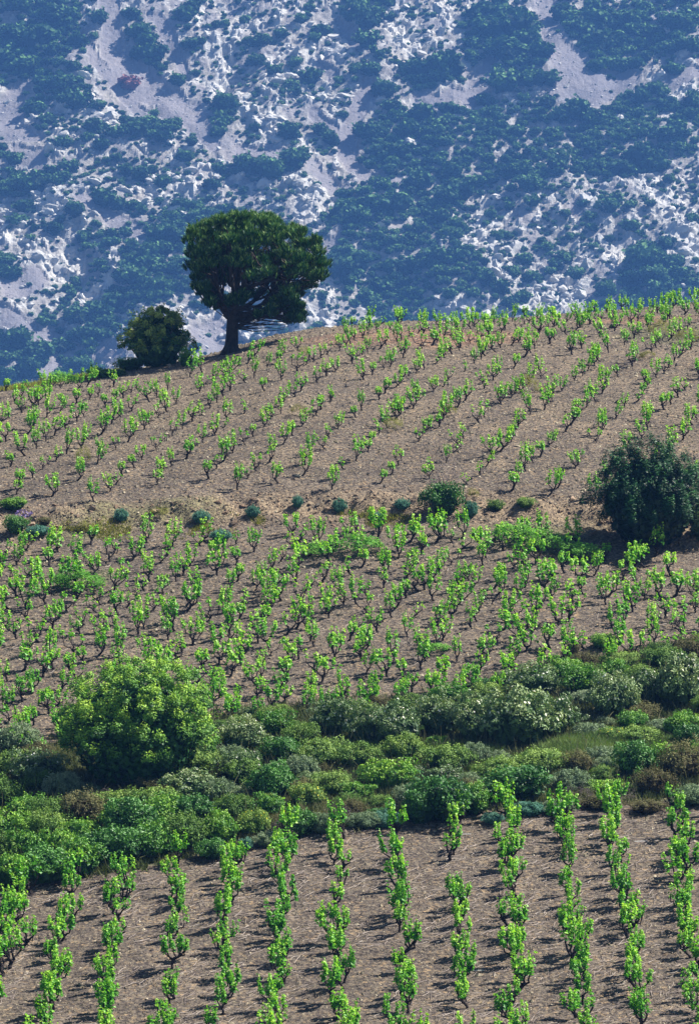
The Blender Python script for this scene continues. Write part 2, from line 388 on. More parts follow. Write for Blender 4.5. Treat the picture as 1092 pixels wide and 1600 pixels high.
nc, nr = Z.shape
V = np.stack([GX, GY, Z], -1).reshape(-1, 3)
ii = np.arange(nc-1)[:, None]*nr + np.arange(nr-1)[None, :]
Fq = np.stack([ii, ii+nr, ii+nr+1, ii+1], -1).reshape(-1, 4)
GU, GV = pix(GX, GY, Z)
nz = fbm(GX*0.5, GY*0.5, None, 3, 77)
ochre = np.clip(bankm*1.3+0.35*nz*(bankm > 0), 0, 1)
def spot(x, y, rx, ry, c):
    q = ((x-c[0])/rx)**2+((y-c[1])/ry)**2
    return np.clip(1.3-q+0.5*nz, 0, 1)*(q < 2.2)
red = np.zeros_like(Z)
for (u, v, rx, ry) in ((680, 524, 4.5, 4), (1010, 500, 3, 3), (560, 530, 3, 3)):
    red = np.maximum(red, 0.45*spot(GX, GY, rx, ry, on_ground(u, v)))
belt = ((GV < vC(GU)-2) & (GV > vD(GU)-4) & (GY > 118) & (GY < 163))
ochre = np.where(GY > 172, np.maximum(ochre, np.clip(0.12+0.3*nz, 0, 0.35)), ochre)
grassy = np.where(belt, np.clip(0.75+0.5*nz, 0, 1), 0.0)
grassy = np.where(GY > YG(np.clip(GU, -600, 1700))+3, 0.7, grassy)
for (u, v, rx, ry) in ((250, 800, 3, 1.2), (60, 600, 5, 3), (1060, 520, 3, 4), (130, 905, 1.4, 1.2), (850, 838, 3, 1.5), (95, 825, 2.5, 1.0)):
    grassy = np.maximum(grassy, 0.6*spot(GX, GY, rx, ry, on_ground(u, v)))
gme = make_mesh('ground', V, [Fq], M['soil'], {'ochre': ochre.reshape(-1), 'red': red.reshape(-1), 'grassy': grassy.reshape(-1)}, smooth=True)
ground = link('ground', gme); ground['kind'] = 'structure'

# ------------------------------------------------------------------ the far mountainside
MK = 1.7                                   # the mountain stands about 1.7 km away
MY0, MZ0, MM = 1000.0*MK, -75.0*MK, 0.65
def seg_mask(u, v, pts, soft=0.35):
    """distance mask to a chain of (u, v, half width)"""
    best = np.zeros_like(u)
    pts = list(pts) if len(pts) > 1 else [pts[0], pts[0]]
    for (a, b, w0), (c, d, w1) in zip(pts[:-1], pts[1:]):
        dx, dy = c-a, d-b; L2 = dx*dx+dy*dy+1e-6
        t = np.clip(((u-a)*dx+(v-b)*dy)/L2, 0, 1)
        dist = np.hypot(u-a-t*dx, v-b-t*dy)/(w0+(w1-w0)*t)
        best = np.maximum(best, np.clip((1+soft-dist)/(2*soft), 0, 1))
    return best
SCREE = [
    [(165, -60, 20), (172, 40, 15), (175, 75, 20), (215, 118, 28), (262, 142, 20), (298, 178, 23), (332, 228, 10)],
    [(128, 60, 5), (150, 97, 9), (200, 145, 12), (232, 175, 7)],
    [(-40, 190, 24), (10, 175, 22), (26, 140, 18), (45, 118, 8)], [(15, 200, 18), (60, 215, 8)],
    [(238, 30, 8), (262, 48, 12), (282, 85, 9), (292, 105, 6)],
    [(530, 28, 5), (552, 52, 13), (560, 78, 7)],
    [(575, 138, 13), (558, 175, 13), (540, 215, 18), (548, 250, 13), (575, 275, 13)], [(490, 178, 10), (520, 195, 10)],
    [(500, 100, 10), (520, 118, 9)],
    [(845, -60, 18), (858, 50, 16), (872, 90, 24), (900, 122, 34), (925, 135, 26), (985, 116, 13)], [(858, 148, 9), (895, 150, 12)],
    [(768, 92, 9), (745, 135, 19), (730, 160, 9)], [(700, 148, 14), (740, 150, 10)],
    [(128, 322, 8), (175, 345, 13), (215, 368, 11)], [(20, 455, 20), (60, 435, 14)], [(0, 500, 16), (70, 520, 12), (100, 505, 8)],
    [(250, 165, 12), (300, 190, 8)], [(30, 240, 14), (60, 250, 16)], [(50, 600, 10), (90, 545, 8)], [(160, 540, 16), (185, 560, 12)],
    [(380, 235, 12), (430, 240, 14)], [(490, 265, 12), (520, 290, 12)], [(340, 500, 14), (310, 520, 14), (350, 540, 12)],
    [(880, 268, 6), (915, 245, 6)], [(1000, 60, 10), (990, 80, 6)], [(1050, 130, 14), (1092, 120, 8)],
    [(600, 275, 12), (630, 285, 8)], [(655, 150, 12), (690, 160, 12)], [(900, 335, 12)], [(510, 395, 8), (530, 385, 6)],
]
ROCK = [
    [(75, 320, 26), (95, 335, 14)], [(60, 412, 14), (105, 412, 22)], [(120, 455, 8), (205, 425, 7)], [(140, 175, 16), (170, 190, 14)],
    [(92, 40, 9), (112, 62, 9)], [(375, 35, 16), (365, 60, 10)], [(600, 15, 12), (632, 60, 24), (662, 100, 14)], [(690, 15, 12), (712, 40, 10)],
    [(416, 190, 20), (440, 215, 10)], [(470, 225, 10), (475, 245, 6)], [(745, 350, 24), (735, 390, 16)], [(700, 345, 8), (710, 330, 5)],
    [(1060, 380, 26), (1100, 410, 30)], [(1010, 290, 22), (1045, 330, 24)], [(925, 320, 14), (945, 350, 10)], [(960, 395, 22)],
    [(840, 460, 22), (870, 475, 20)], [(880, 430, 20), (900, 470, 16)], [(690, 480, 16), (730, 485, 14)], [(500, 455, 14), (515, 470, 9)],
    [(475, 503, 18), (500, 500, 12)], [(485, 330, 24), (500, 310, 12)], [(450, 290, 10), (480, 300, 12)], [(0, 325, 14), (12, 380, 12)],
    [(20, 350, 10)], [(905, 30, 14)], [(660, 175, 12), (640, 165, 8)], [(380, 170, 16), (440, 190, 10)], [(450, 130, 18), (470, 150, 12)],
    [(520, 75, 8), (530, 90, 8)], [(330, 60, 14), (350, 90, 14)], [(345, 120, 16), (330, 145, 10)], [(260, 280, 12), (300, 300, 14)],
    [(780, 425, 20), (800, 440, 12)], [(770, 390, 12)], [(1085, 490, 9)], [(820, 500, 14)], [(40, 30, 8)], [(240, 300, 10), (280, 330, 12)],
    [(1040, 50, 9), (1060, 20, 8)], [(870, 20, 6)], [(1050, 150, 10), (1080, 140, 10)], [(970, 180, 10)], [(420, 300, 12)], [(990, 360, 14)],
]
DENSE = [   # (u, v, ru, rv, density)
    (60, 50, 75, 70, .95), (20, 100, 45, 30, .9), (90, 130, 60, 30, .8), (190, 30, 30, 40, .55), (240, 70, 30, 35, .95), (230, 195, 60, 22, .8),
    (130, 200, 70, 22, .6), (30, 230, 50, 22, .7), (50, 280, 50, 25, .75), (570, 10, 40, 30, 1.), (560, 30, 20, 20, 1.), (790, 60, 60, 65, 1.), (800, 110, 55, 30, .95),  # full density at top centre: shrubs stand in for an overhang's dark shade
    (970, 45, 100, 50, .95), (1050, 20, 45, 50, .75), (950, 85, 60, 25, .95), (700, 200, 130, 45, .82), (900, 190, 110, 35, .85), (1020, 190, 90, 60, .75),
    (830, 240, 140, 45, .72), (640, 260, 90, 40, .85), (640, 330, 110, 50, .92), (580, 400, 90, 60, .92), (680, 430, 90, 40, .9), (950, 250, 60, 30, .8),
    (260, 420, 80, 45, .85), (220, 460, 55, 28, .95), (120, 500, 60, 40, .8), (140, 540, 55, 30, .9), (60, 560, 60, 40, .85), (20, 590, 30, 25, .9),
    (180, 370, 60, 25, .65), (290, 340, 40, 30, .8), (1010, 410, 30, 35, .95), (1020, 450, 60, 35, .95), (1060, 470, 50, 30, .85), (880, 290, 70, 15, .6),
    (630, 480, 50, 20, .8), (400, 260, 40, 18, .9), (460, 265, 30, 16, .95), (350, 170, 22, 22, .9), (560, 310, 30, 15, .8), (880, 370, 60, 30, .45),
    (200, 260, 60, 20, .6), (150, 325, 40, 12, .7), (60, 395, 30, 12, .3), (10, 420, 20, 20, .8), (660, 115, 25, 20, .7), (700, 105, 30, 22, .95), (560, 120, 20, 14, .9),
]
def veg_density(u, v):
    d = 0.31 + 0.10*vnoise(u/40, v/30, None, 3)
    d = np.broadcast_to(d, np.shape(u)).copy()
    for (a, b, ru, rv, dd) in DENSE:
        q = ((u-a)/ru)**2+((v-b)/rv)**2
        w = np.clip((1.25-q)/0.5, 0, 1); d = np.where(w > 0, d*(1-w)+dd*w, d)
    return d
def mtn_masks(u, v):
    wu = u + 4*fbm(u/14, v/14, None, 3, 40); wv = v + 4*fbm(u/14, v/14, None, 3, 50)
    s = np.zeros_like(u)
    for ch in SCREE: s = np.maximum(s, seg_mask(wu, wv, [(a, b, w*1.12) for a, b, w in ch], 0.22))
    r = np.zeros_like(u)
    for ch in ROCK: r = np.maximum(r, seg_mask(wu, wv, ch, 0.5))
    spots = np.clip((fbm(u/15, v/11, None, 4, 60, .6)-0.08)*2.2, 0, 1)*np.clip(1.15-veg_density(u, v)*0.9, 0, 1)
    r = np.maximum(r, spots)*(1-s)
    s = np.maximum(s, np.clip(0.35+0.8*fbm(u/26, v/20, None, 3, 70), 0, 1)*0.75*(1-r))
    return s, r
def mtn_point(u, v):
    e = e_of_v(v); y = (MM*MY0-MZ0)/(MM-e); x = (u-CU)/F_PX*(math.cos(PITCH)-e*math.sin(PITCH))*y
    return x, y, e*y
def mtn_relief(u, v, s, r):
    q = u*0.8 + v*0.6; p = -u*0.6+v*0.8
    big = 3.2*fbm(u/120, v/110, None, 3, 80)
    crag = r*(0.5*ridged(q/24, p/10, 3, 90)+0.75*fbm(u/11, v/8, None, 4, 95, .55))
    return MK*(big + crag + (1-s)*0.45*fbm(u/8, v/7, None, 3, 99) + s*0.10*fbm(u/4, v/4, None, 2, 98) - 1.6*np.clip(s-0.6, 0, 1))
mu = np.concatenate([np.linspace(-6500, -1500, 14), np.linspace(-1400, -420, 40), np.arange(-412, -72, 6.0), np.arange(-72, 1166, 3.0), np.arange(1170, 1510, 6.0), np.linspace(1518, 2500, 40), np.linspace(2600, 7600, 14)])
mv = np.concatenate([np.linspace(900, 672, 8), np.arange(666, -40, -2.6), np.linspace(-44, -170, 20)])
MU, MV = np.meshgrid(mu, mv, indexing='ij')
ms, mr = mtn_masks(MU, MV)
X, Y, ZZ = mtn_point(MU, MV)
rel = mtn_relief(MU, MV, ms, mr)
nrm = np.array([0, -MM, 1.0])/math.hypot(1, MM)
X = X + rel*0; Y = Y + rel*nrm[1]; ZZ = ZZ + rel*nrm[2]
# plateau behind the crest
X = np.concatenate([X, X[:, -1:]*1.05, X[:, -1:]*2.0], 1); Y = np.concatenate([Y, Y[:, -1:]+60, Y[:, -1:]+1300], 1)
ZZ = np.concatenate([ZZ, ZZ[:, -1:]+2, ZZ[:, -1:]*0+90], 1)
ms2 = np.concatenate([ms, ms[:, -1:], ms[:, -1:]], 1); mr2 = np.concatenate([mr, mr[:, -1:], mr[:, -1:]], 1)
nc, nr = X.shape
ii = np.arange(nc-1)[:, None]*nr + np.arange(nr-1)[None, :]
Fq = np.stack([ii, ii+nr, ii+nr+1, ii+1], -1).reshape(-1, 4)
mme = make_mesh('mountainside', np.stack([X, Y, ZZ], -1).reshape(-1, 3), [Fq], M['mountain'], {'scree': ms2.reshape(-1), 'rock': mr2.reshape(-1)}, smooth=False)
mo = link('mountainside', mme); mo['kind'] = 'structure'
def mtn_surface(u, v):
    u = np.asarray(u, float); v = np.asarray(v, float)
    s, r = mtn_masks(u, v); x, y, z = mtn_point(u, v); rl = mtn_relief(u, v, s, r)
    return np.stack([x, y+rl*nrm[1], z+rl*nrm[2]], -1)

# haze: one closed box of air
hz_lo, hz_hi = np.array([-3200., -60, -160]), np.array([3200., 5200., 165])
hv = np.array([[x, y, z] for x in (hz_lo[0], hz_hi[0]) for y in (hz_lo[1], hz_hi[1]) for z in (hz_lo[2], hz_hi[2])])
hf = np.array([(0, 1, 3, 2), (4, 6, 7, 5), (0, 4, 5, 1), (2, 3, 7, 6), (0, 2, 6, 4), (1, 5, 7, 3)])
hm, nt, N, Lk = nodes_mat('haze')
pv = N.new('ShaderNodeVolumePrincipled'); pv.inputs['Color'].default_value = (*HAZE_COLOR, 1); pv.inputs['Density'].default_value = HAZE_DENSITY
pv.inputs['Anisotropy'].default_value = 0.1
ho = N.new('ShaderNodeOutputMaterial'); Lk.new(pv.outputs[0], ho.inputs['Volume'])
hz = link('haze', make_mesh('haze', hv, [hf], hm)); hz['kind'] = 'stuff'; hz['label'] = 'thin blue haze between the fields and the mountainside'

# ------------------------------------------------------------------ label bookkeeping
ORD = ['first', 'second', 'third', 'fourth', 'fifth', 'sixth', 'seventh', 'eighth', 'ninth', 'tenth', 'eleventh', 'twelfth', 'thirteenth', 'fourteenth',
       'fifteenth', 'sixteenth', 'seventeenth', 'eighteenth', 'nineteenth', 'twentieth']
TENS = ['twenty', 'thirty', 'forty', 'fifty']
def ordw(i):
    return ORD[i] if i < 20 else TENS[(i+1)//10-2]+('-'+ORD[(i+1) % 10-1] if (i+1) % 10 else '')
def direction(du, dv):
    a = math.degrees(math.atan2(-dv, du)) % 360
    return ['right of', 'above right of', 'above', 'above left of', 'left of', 'below left of', 'below', 'below right of'][int(((a+22.5) % 360)//45)]
def locate_labels(items, landmarks):
    """items: (u, v, look). Returns a wording that singles each one out by its nearest landmark and rank."""
    buckets = {}
    for k, (u, v, look) in enumerate(items):
        d, j = min((math.hypot(u-a, v-b), j) for j, (a, b, nm) in enumerate(landmarks))
        key = (look, j, direction(u-landmarks[j][0], v-landmarks[j][1]))
        buckets.setdefault(key, []).append((d, k))
    out = [None]*len(items)
    for (look, j, dr), lst in buckets.items():
        lst.sort()
        for r_, (d, k) in enumerate(lst):
            w = 'nearest' if r_ == 0 else ordw(r_)+' nearest'
            out[k] = f"{look}, {w} {dr} {landmarks[j][2]}"
    return out

# ------------------------------------------------------------------ bush builders
def bush_geo(geo, g, rx, ry, h, nclump, lpc, leaf, clump_r=0.28, up=0.25, core=True, tint_lo=0.15, tint_hi=0.85, base=0.0, asp=0.55, lump=0.18, toplit=0.25):
    """leafy clumps over an uneven dome; the inner mass is foliage too"""
    th = g.uniform(0, 2*np.pi, nclump); cz = g.uniform(-0.25, 1.0, nclump)
    rr = np.sqrt(np.clip(1-cz**2, 0, 1))
    D = np.stack([rr*np.cos(th), rr*np.sin(th), cz], 1)
    lum = 1 + lump*vnoise(D[:, 0]*1.7+5, D[:, 1]*1.7, D[:, 2]*1.7, int(g.integers(9999)))*1.6
    rad = g.uniform(0.66, 1.06, nclump)*lum
    zc = base + (h-base)*0.42
    half = np.array([rx, ry, (h-base)*0.58])
    C = D*rad[:, None]*half*(1-clump_r*0.55) + np.array([0, 0, zc])
    C[:, 2] = np.maximum(C[:, 2], base+0.10*h*g.uniform(0.3, 1, nclump))
    R0 = clump_r*min(rx, ry, h)*g.uniform(0.75, 1.3, nclump)
    n = nclump*lpc; ci = np.repeat(np.arange(nclump), lpc)
    q = rand_unit(n, g); q[:, 2] = np.abs(q[:, 2])*0.85 - 0.15*(g.random(n) < 0.4)
    q = unit(q + D[ci]*0.5)
    P = C[ci] + q*(R0[ci]*g.uniform(0.55, 1.08, n))[:, None]*np.array([1, 1, 1.0+up])
    P[:, 2] = np.maximum(P[:, 2], 0.02)
    Nn = unit(q*0.7 + rand_unit(n, g)*0.75 + np.array([0, 0, up]))
    ct = g.uniform(tint_lo, tint_hi, nclump)
    tint = ct[ci]*0.6 + g.uniform(tint_lo, tint_hi, n)*0.4 + toplit*(q[:, 2]-0.35)  # upward leaves tinted lighter: sunlit tops and shaded undersides put into the colour
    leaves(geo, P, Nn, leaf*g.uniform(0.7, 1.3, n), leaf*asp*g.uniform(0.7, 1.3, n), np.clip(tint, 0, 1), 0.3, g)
    if core:
        ns, nl = max(6, nclump//3), 11
        sd_ = rand_unit(ns, g); sd_[:, 2] = np.abs(sd_[:, 2])+0.25; sd_ = unit(sd_)
        si = np.repeat(np.arange(ns), nl); rr_ = np.tile(np.linspace(0.9, 1.0, nl), ns)*(1+np.repeat(g.uniform(0.05, 0.32, ns), nl)*np.tile(np.linspace(0, 1, nl), ns))
        Ps = sd_[si]*rr_[:, None]*half + np.array([0, 0, zc]) + g.normal(0, leaf*0.35, (ns*nl, 3))
        leaves(geo, Ps, unit(sd_[si]*0.4+rand_unit(ns*nl, g)), leaf*0.9, leaf*asp, np.clip(0.6+g.normal(0, .2, ns*nl), 0, 1), 0.3, g)
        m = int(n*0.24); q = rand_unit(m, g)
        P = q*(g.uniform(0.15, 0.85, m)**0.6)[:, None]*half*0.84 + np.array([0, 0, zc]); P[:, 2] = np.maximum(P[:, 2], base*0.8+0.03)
        leaves(geo, P, unit(q+rand_unit(m, g)*0.6), leaf*2.6, leaf*2.0, 0.02, 0.2, g)  # inner leaves tinted almost to the darkest stop: interior shade put into the colour
def stems_geo(geo, g, rx, h, n=5, r=0.03):
    for i in range(n):
        a = g.uniform(0, 6.28); rad = rx*g.uniform(0.3, 0.75); hh = h*g.uniform(0.5, 0.8)
        t = np.linspace(0, 1, 5)
        pts = np.stack([np.cos(a)*rad*t**1.3, np.sin(a)*rad*t**1.3, hh*t-0.05], 1)+g.normal(0, 0.03*rx, (5, 3))*t[:, None]
        tube(geo, pts, r*(1-0.7*t), 4)

def make_bush_proto(name, mat, seed, stem_mat=None, flowers=None, nflow=0, **kw):
    """returns (foliage mesh, stems mesh or None, flowers mesh or None)"""
    g = np.random.default_rng(seed)
    geo = Geo(); bush_geo(geo, g, **kw)
    fm = geo.mesh(name+'_foliage', mat)
    sm = None
    if stem_mat:
        gs = Geo(); stems_geo(gs, g, kw['rx'], kw['h'], 6, 0.035*kw['rx']); sm = gs.mesh(name+'_stems', stem_mat)
    fl = None
    if flowers:
        V_, _, _ = geo.arrays()
        sel = V_[g.integers(0, len(V_), nflow*8)]
        c = np.array([0, 0, kw['h']*0.4]); d = unit(sel-c)
        rad = np.linalg.norm((sel-c)/np.array([kw['rx'], kw['ry'], kw['h']*0.58]), axis=1)
        ok = (rad > 0.93) & (d[:, 2] > 0.0); sel = sel[ok][:nflow]; d = d[ok][:nflow]
        gf = Geo(); P = sel + d*0.03
        for k in range(2): leaves(gf, P, unit(d+rand_unit(len(P), g)*0.4), 0.085, 0.08, g.random(len(P)), 0.1, g)
        fl = gf.mesh(name+'_flowers', flowers)
    return fm, sm, fl
def place_bush(name, proto, loc, rz, scale, label, cat, group=None, part='foliage'):
    fm, sm, fl = proto
    o = thing(name, label, cat, loc, rz, group); o.scale = scale
    link(part, fm, o)
    if sm: link('stems', sm, o)
    if fl: link('flowers', fl, o)['kind'] = 'stuff'
    return o

# ------------------------------------------------------------------ mountainside shrubs and rocks
LM = [(202, 115, 'the red-leaved bush'), (910, 130, 'the wide upper-right scree fan'), (175, 40, 'the long scree chute\'s top'),
      (145, 88, 'the isolated round scree shrub'), (320, 200, 'the long scree chute\'s foot'), (545, 225, 'the narrow central scree chute'),
      (635, 60, 'the rock rib at top centre'), (75, 320, 'the left-edge pale crag'), (90, 412, 'the smooth left slab'),
      (740, 360, 'the pale slab right of centre'), (1065, 390, 'the bright slab at right edge'), (855, 470, 'the rocks over the right crest'),
      (395, 395, 'the pine crown'), (248, 520, 'the bush on the ridge'), (10, 10, 'the top left corner'), (1085, 10, 'the top right corner'),
      (145, 180, 'the small upper-left crag'), (10, 175, 'the left-edge scree'), (745, 140, 'the small scree right of centre'), (416, 190, 'the crag at upper centre'),
      (580, 500, 'the crest behind the field'), (60, 600, 'the ridge\'s left end')]
LM_M = LM + [(900, 240, 'the thicket under the fan'), (600, 380, 'the thicket right of the pine')]
g = np.random.default_rng(5)
mb_protos = []
for k in range(8):
    geo = Geo(); bush_geo(geo, g, 1.0, 1.0, 1.35, 15, 20, 0.40, clump_r=0.42, up=0.1, tint_lo=0.1, tint_hi=0.9, asp=0.8, lump=0.28, toplit=0.35)
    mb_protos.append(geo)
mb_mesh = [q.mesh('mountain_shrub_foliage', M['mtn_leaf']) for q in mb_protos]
geo = Geo(); bush_geo(geo, g, 1.0, 1.0, 1.35, 15, 24, 0.36, clump_r=0.42, up=0.1, asp=0.8)
mb_red = geo.mesh('red_shrub_foliage', M['mtn_red'])
BIG = [ # (u, v of centre, radius px) read off the photograph
    (145, 88, 26), (352, 158, 19), (55, 160, 18), (75, 185, 13), (120, 155, 20), (150, 165, 13), (95, 130, 20), (40, 90, 22), (15, 80, 20), (60, 55, 26), (90, 30, 22), (20, 45, 22),
    (35, 12, 18), (155, 38, 13), (205, 25, 14), (215, 50, 17), (240, 70, 20), (225, 60, 14), (262, 62, 12), (295, 60, 14), (278, 112, 13), (285, 138, 10), (345, 190, 12), (340, 205, 12),
    (290, 22, 16), (298, 10, 14), (400, 262, 22), (380, 255, 16), (425, 275, 20), (460, 258, 20), (480, 268, 15), (452, 205, 16), (518, 214, 13), (500, 200, 12), (572, 198, 19), (560, 205, 14),
    (485, 112, 15), (455, 130, 12), (500, 45, 14), (560, 15, 18), (575, 35, 18), (580, 115, 16), (600, 138, 17), (610, 158, 14), (575, 70, 17), (650, 100, 22), (700, 103, 24), (690, 115, 16), (705, 135, 13),
    (765, 40, 24), (800, 35, 26), (790, 75, 26), (820, 60, 20), (745, 20, 20), (780, 15, 20), (825, 20, 15), (847, 95, 18), (850, 128, 20), (800, 85, 20), (790, 130, 22), (830, 132, 18), (765, 95, 15), (760, 150, 14),
    (880, 10, 18), (905, 45, 20), (895, 30, 16), (930, 20, 22), (935, 60, 22), (965, 90, 18), (1000, 70, 20), (960, 50, 20), (990, 20, 18), (1020, 45, 18), (1060, 40, 22), (1080, 80, 18), (1050, 75, 15),
    (945, 140, 17), (960, 130, 14), (1020, 130, 18), (1000, 145, 14), (1055, 110, 14), (1085, 150, 18), (900, 165, 20), (875, 175, 16), (930, 180, 18), (1045, 205, 20), (1000, 245, 24), (1020, 255, 20), (970, 265, 18),
    (660, 175, 17), (685, 190, 15), (640, 205, 17), (625, 230, 18), (700, 170, 15), (630, 290, 22), (655, 280, 18), (590, 330, 22), (620, 320, 22), (530, 340, 18), (560, 350, 18), (548, 330, 14),
    (505, 400, 18), (530, 425, 22), (560, 400, 18), (600, 420, 20), (640, 400, 18), (700, 300, 20), (720, 290, 18), (690, 330, 16), (700, 260, 18), (740, 270, 16), (800, 260, 18), (830, 290, 20), (870, 265, 16),
    (230, 425, 18), (215, 440, 20), (195, 430, 18), (245, 460, 16), (180, 465, 20), (160, 470, 18), (170, 490, 14), (255, 395, 16), (235, 405, 14), (265, 375, 20), (285, 370, 16), (245, 365, 18), (300, 415, 18), (275, 430, 14),
    (120, 485, 18), (105, 500, 18), (130, 510, 16), (95, 520, 16), (150, 535, 20), (170, 550, 16), (125, 545, 18), (60, 540, 22), (25, 535, 22), (70, 570, 20), (40, 575, 20), (95, 585, 16), (10, 590, 18), (5, 565, 14),
    (25, 345, 16), (40, 320, 15), (20, 430, 15), (118, 345, 14), (85, 365, 13), (165, 320, 18), (185, 325, 14), (140, 325, 10), (205, 320, 12), (55, 285, 24), (30, 280, 16), (85, 295, 12), (110, 265, 13), (100, 285, 12),
    (1005, 410, 24), (985, 440, 18), (1020, 440, 20), (1050, 425, 16), (1065, 445, 18), (1030, 470, 20), (1000, 475, 16), (1085, 460, 14), (1040, 390, 14), (880, 395, 16), (870, 410, 12), (895, 425, 14), (945, 455, 14), (950, 330, 16),
    (960, 320, 12), (985, 355, 14), (910, 325, 9), (830, 325, 12), (820, 400, 14), (800, 430, 12), (830, 430, 12), (780, 460, 14), (815, 470, 13), (795, 480, 12), (760, 450, 14), (740, 470, 12), (690, 400, 15), (720, 410, 13),
    (220, 270, 15), (200, 260, 13), (255, 285, 12), (290, 245, 14), (330, 290, 14), (345, 260, 12), (320, 350, 15), (300, 375, 12), (360, 330, 12), (180, 210, 14), (215, 205, 16), (235, 190, 16), (255, 215, 14), (200, 180, 14),
    (270, 185, 10), (160, 230, 12), (100, 225, 12), (145, 205, 13), (30, 215, 14), (50, 235, 12), (5, 155, 10), (135, 220, 10), (410, 55, 14), (440, 50, 10), (460, 90, 10), (400, 85, 12), (430, 105, 12), (470, 30, 9), (390, 60, 12)]
_bu = np.array([b[0] for b in BIG], float); _bv = np.array([b[1] for b in BIG], float); _m = np.zeros(len(BIG))
for ch in SCREE: _m = np.maximum(_m, seg_mask(_bu, _bv, ch, 0.1))
BIG = [b for b, m_ in zip(BIG, _m) if m_ < 0.5]
pl_u, pl_v, pl_r = [list(t) for t in zip(*BIG)]
cand_u = g.uniform(-420, 1510, 75000); cand_v = g.uniform(-120, 660, 75000)
dens = veg_density(cand_u, cand_v); cs, cr = mtn_masks(cand_u, cand_v)
SC1 = np.zeros_like(cand_u)
for ch in SCREE: SC1 = np.maximum(SC1, seg_mask(cand_u, cand_v, [(a, b, w+5) for a, b, w in ch], 0.12))
prob = np.clip(dens*1.1-0.05, 0, 1)*(1-0.97*SC1)*(1-0.75*cr*(dens < 0.8))
keep = g.random(len(cand_u)) < prob*0.75
grid = {}
def gadd(u, v, r): grid.setdefault((int(u//30), int(v//30)), []).append((u, v, r))
for a, b, c in BIG: gadd(a, b, c)
GAP = {(202, 115)}
gadd(202, 115, 18)
for u, v, d in zip(cand_u[keep], cand_v[keep], dens[keep]):
    r = (g.uniform(6.5, 14) if g.random() < 0.55 else g.uniform(4, 8)) if d > 0.6 else (g.uniform(2.2, 5.0) if g.random() < 0.80 else g.uniform(5, 10))
    r *= 0.95
    ok = True
    for a in (-1, 0, 1):
        for b in (-1, 0, 1):
            for (uu, vv, rr) in grid.get((int(u//30)+a, int(v//30)+b), ()):
                k = 0.62 if d > 0.6 else 0.8
                if (u-uu)**2 + (1.3*(v-vv))**2 < (k*(r+rr))**2: ok = False; break
            if not ok: break
        if not ok: break
    if ok:
        gadd(u, v, r); pl_u.append(u); pl_v.append(v); pl_r.append(r)
pl_u = np.array(pl_u); pl_v = np.array(pl_v); pl_r = np.array(pl_r)
base_v = pl_v + pl_r*0.55
S0 = mtn_surface(pl_u, base_v)
print('mountain shrubs', len(pl_u))
px_m = F_PX/S0[:, 1]
rad_m = pl_r/px_m
inview = (pl_u > 0) & (pl_u < 1092) & (pl_v > 0) & ((pl_v < vG(pl_u)-3))
order = np.argsort(-(pl_r*inview))
ind = order[:285]; rest = order[285:]
looks = []
for i in ind:
    r = pl_r[i]
    looks.append((pl_u[i], pl_v[i], ('large' if r >= 19 else 'medium-sized' if r >= 14 else 'small')+' dark mountain shrub'))
labs = locate_labels(looks, LM_M)
for lab, i in zip(labs, ind):
    k = int(g.integers(8)); s = rad_m[i]
    o = thing('mountain_shrub', lab, 'shrub', S0[i]-np.array([0, 0, 0.25*s]), g.uniform(0, 6.28), 'dark shrubs on the far mountainside')
    o.scale = (s*1.08, s*1.08, s*g.uniform(0.8, 1.1))
    o.data = mb_mesh[k] if False else None
    link('foliage', mb_mesh[k], o)
o = thing('mountain_shrub', 'round shrub with reddish brown leaves alone on the far scree', 'shrub', mtn_surface(np.array([202.]), np.array([126.]))[0], 0.5)
o.scale = (4.9, 4.9, 4.2); link('foliage', mb_red, o)
# everything smaller: one mass
arr = [q.arrays() for q in mb_protos]
geo = Geo()
for i in rest:
    Vb, Fb, Tb = arr[int(g.integers(8))]
    a = g.uniform(0, 6.28); c_, s_ = math.cos(a), math.sin(a); s = rad_m[i]*1.08
    W = np.stack([(Vb[:, 0]*c_-Vb[:, 1]*s_)*s, (Vb[:, 0]*s_+Vb[:, 1]*c_)*s, Vb[:, 2]*s*g.uniform(.75, 1.05)-0.25*s], 1)+S0[i]
    dt = g.uniform(-0.2, 0.32)
    geo.V.append(W); geo.T.append(np.clip(Tb+dt, 0, 1))
    for f in Fb: (geo.F3 if f.shape[1] == 3 else geo.F4).append(f+geo.n)
    geo.n += len(W)
o = link('mountain_scrub', geo.mesh('mountain_scrub', M['mtn_leaf'])); o['kind'] = 'stuff'; o['label'] = 'countless small dark shrubs scattered over the far mountainside'; o['category'] = 'scrub'

# rocks
def rock_geo(g, sub=2, flat=0.7):
    V0, F0 = ICO[sub]; V0 = V0.copy()
    for _ in range(11):
        n = rand_unit(1, g)[0]; d = g.uniform(0.45, 0.85)
        k = V0@n; V0 = V0 - np.clip(k-d, 0, None)[:, None]*n
    V0 = V0*np.array([g.uniform(0.8, 1.3), g.uniform(0.7, 1.0), flat*g.uniform(0.7, 1.2)])
    V0 = V0*(1+0.06*g.normal(size=(len(V0), 1)))
    return V0, F0
rock_arr = [rock_geo(g) for _ in range(8)]
rock_small = [rock_geo(g, 1) for _ in range(6)]
ru = g.uniform(-420, 1510, 34000); rv = g.uniform(-60, 640, 34000)
rs_, rr_ = mtn_masks(ru, rv); dd = veg_density(ru, rv)
keep = g.random(len(ru)) < np.clip(rr_*1.0-0.12, 0, 1)*0.46 + 0.012*(dd < 0.6)
ru, rv, rr_ = ru[keep], rv[keep], rr_[keep]
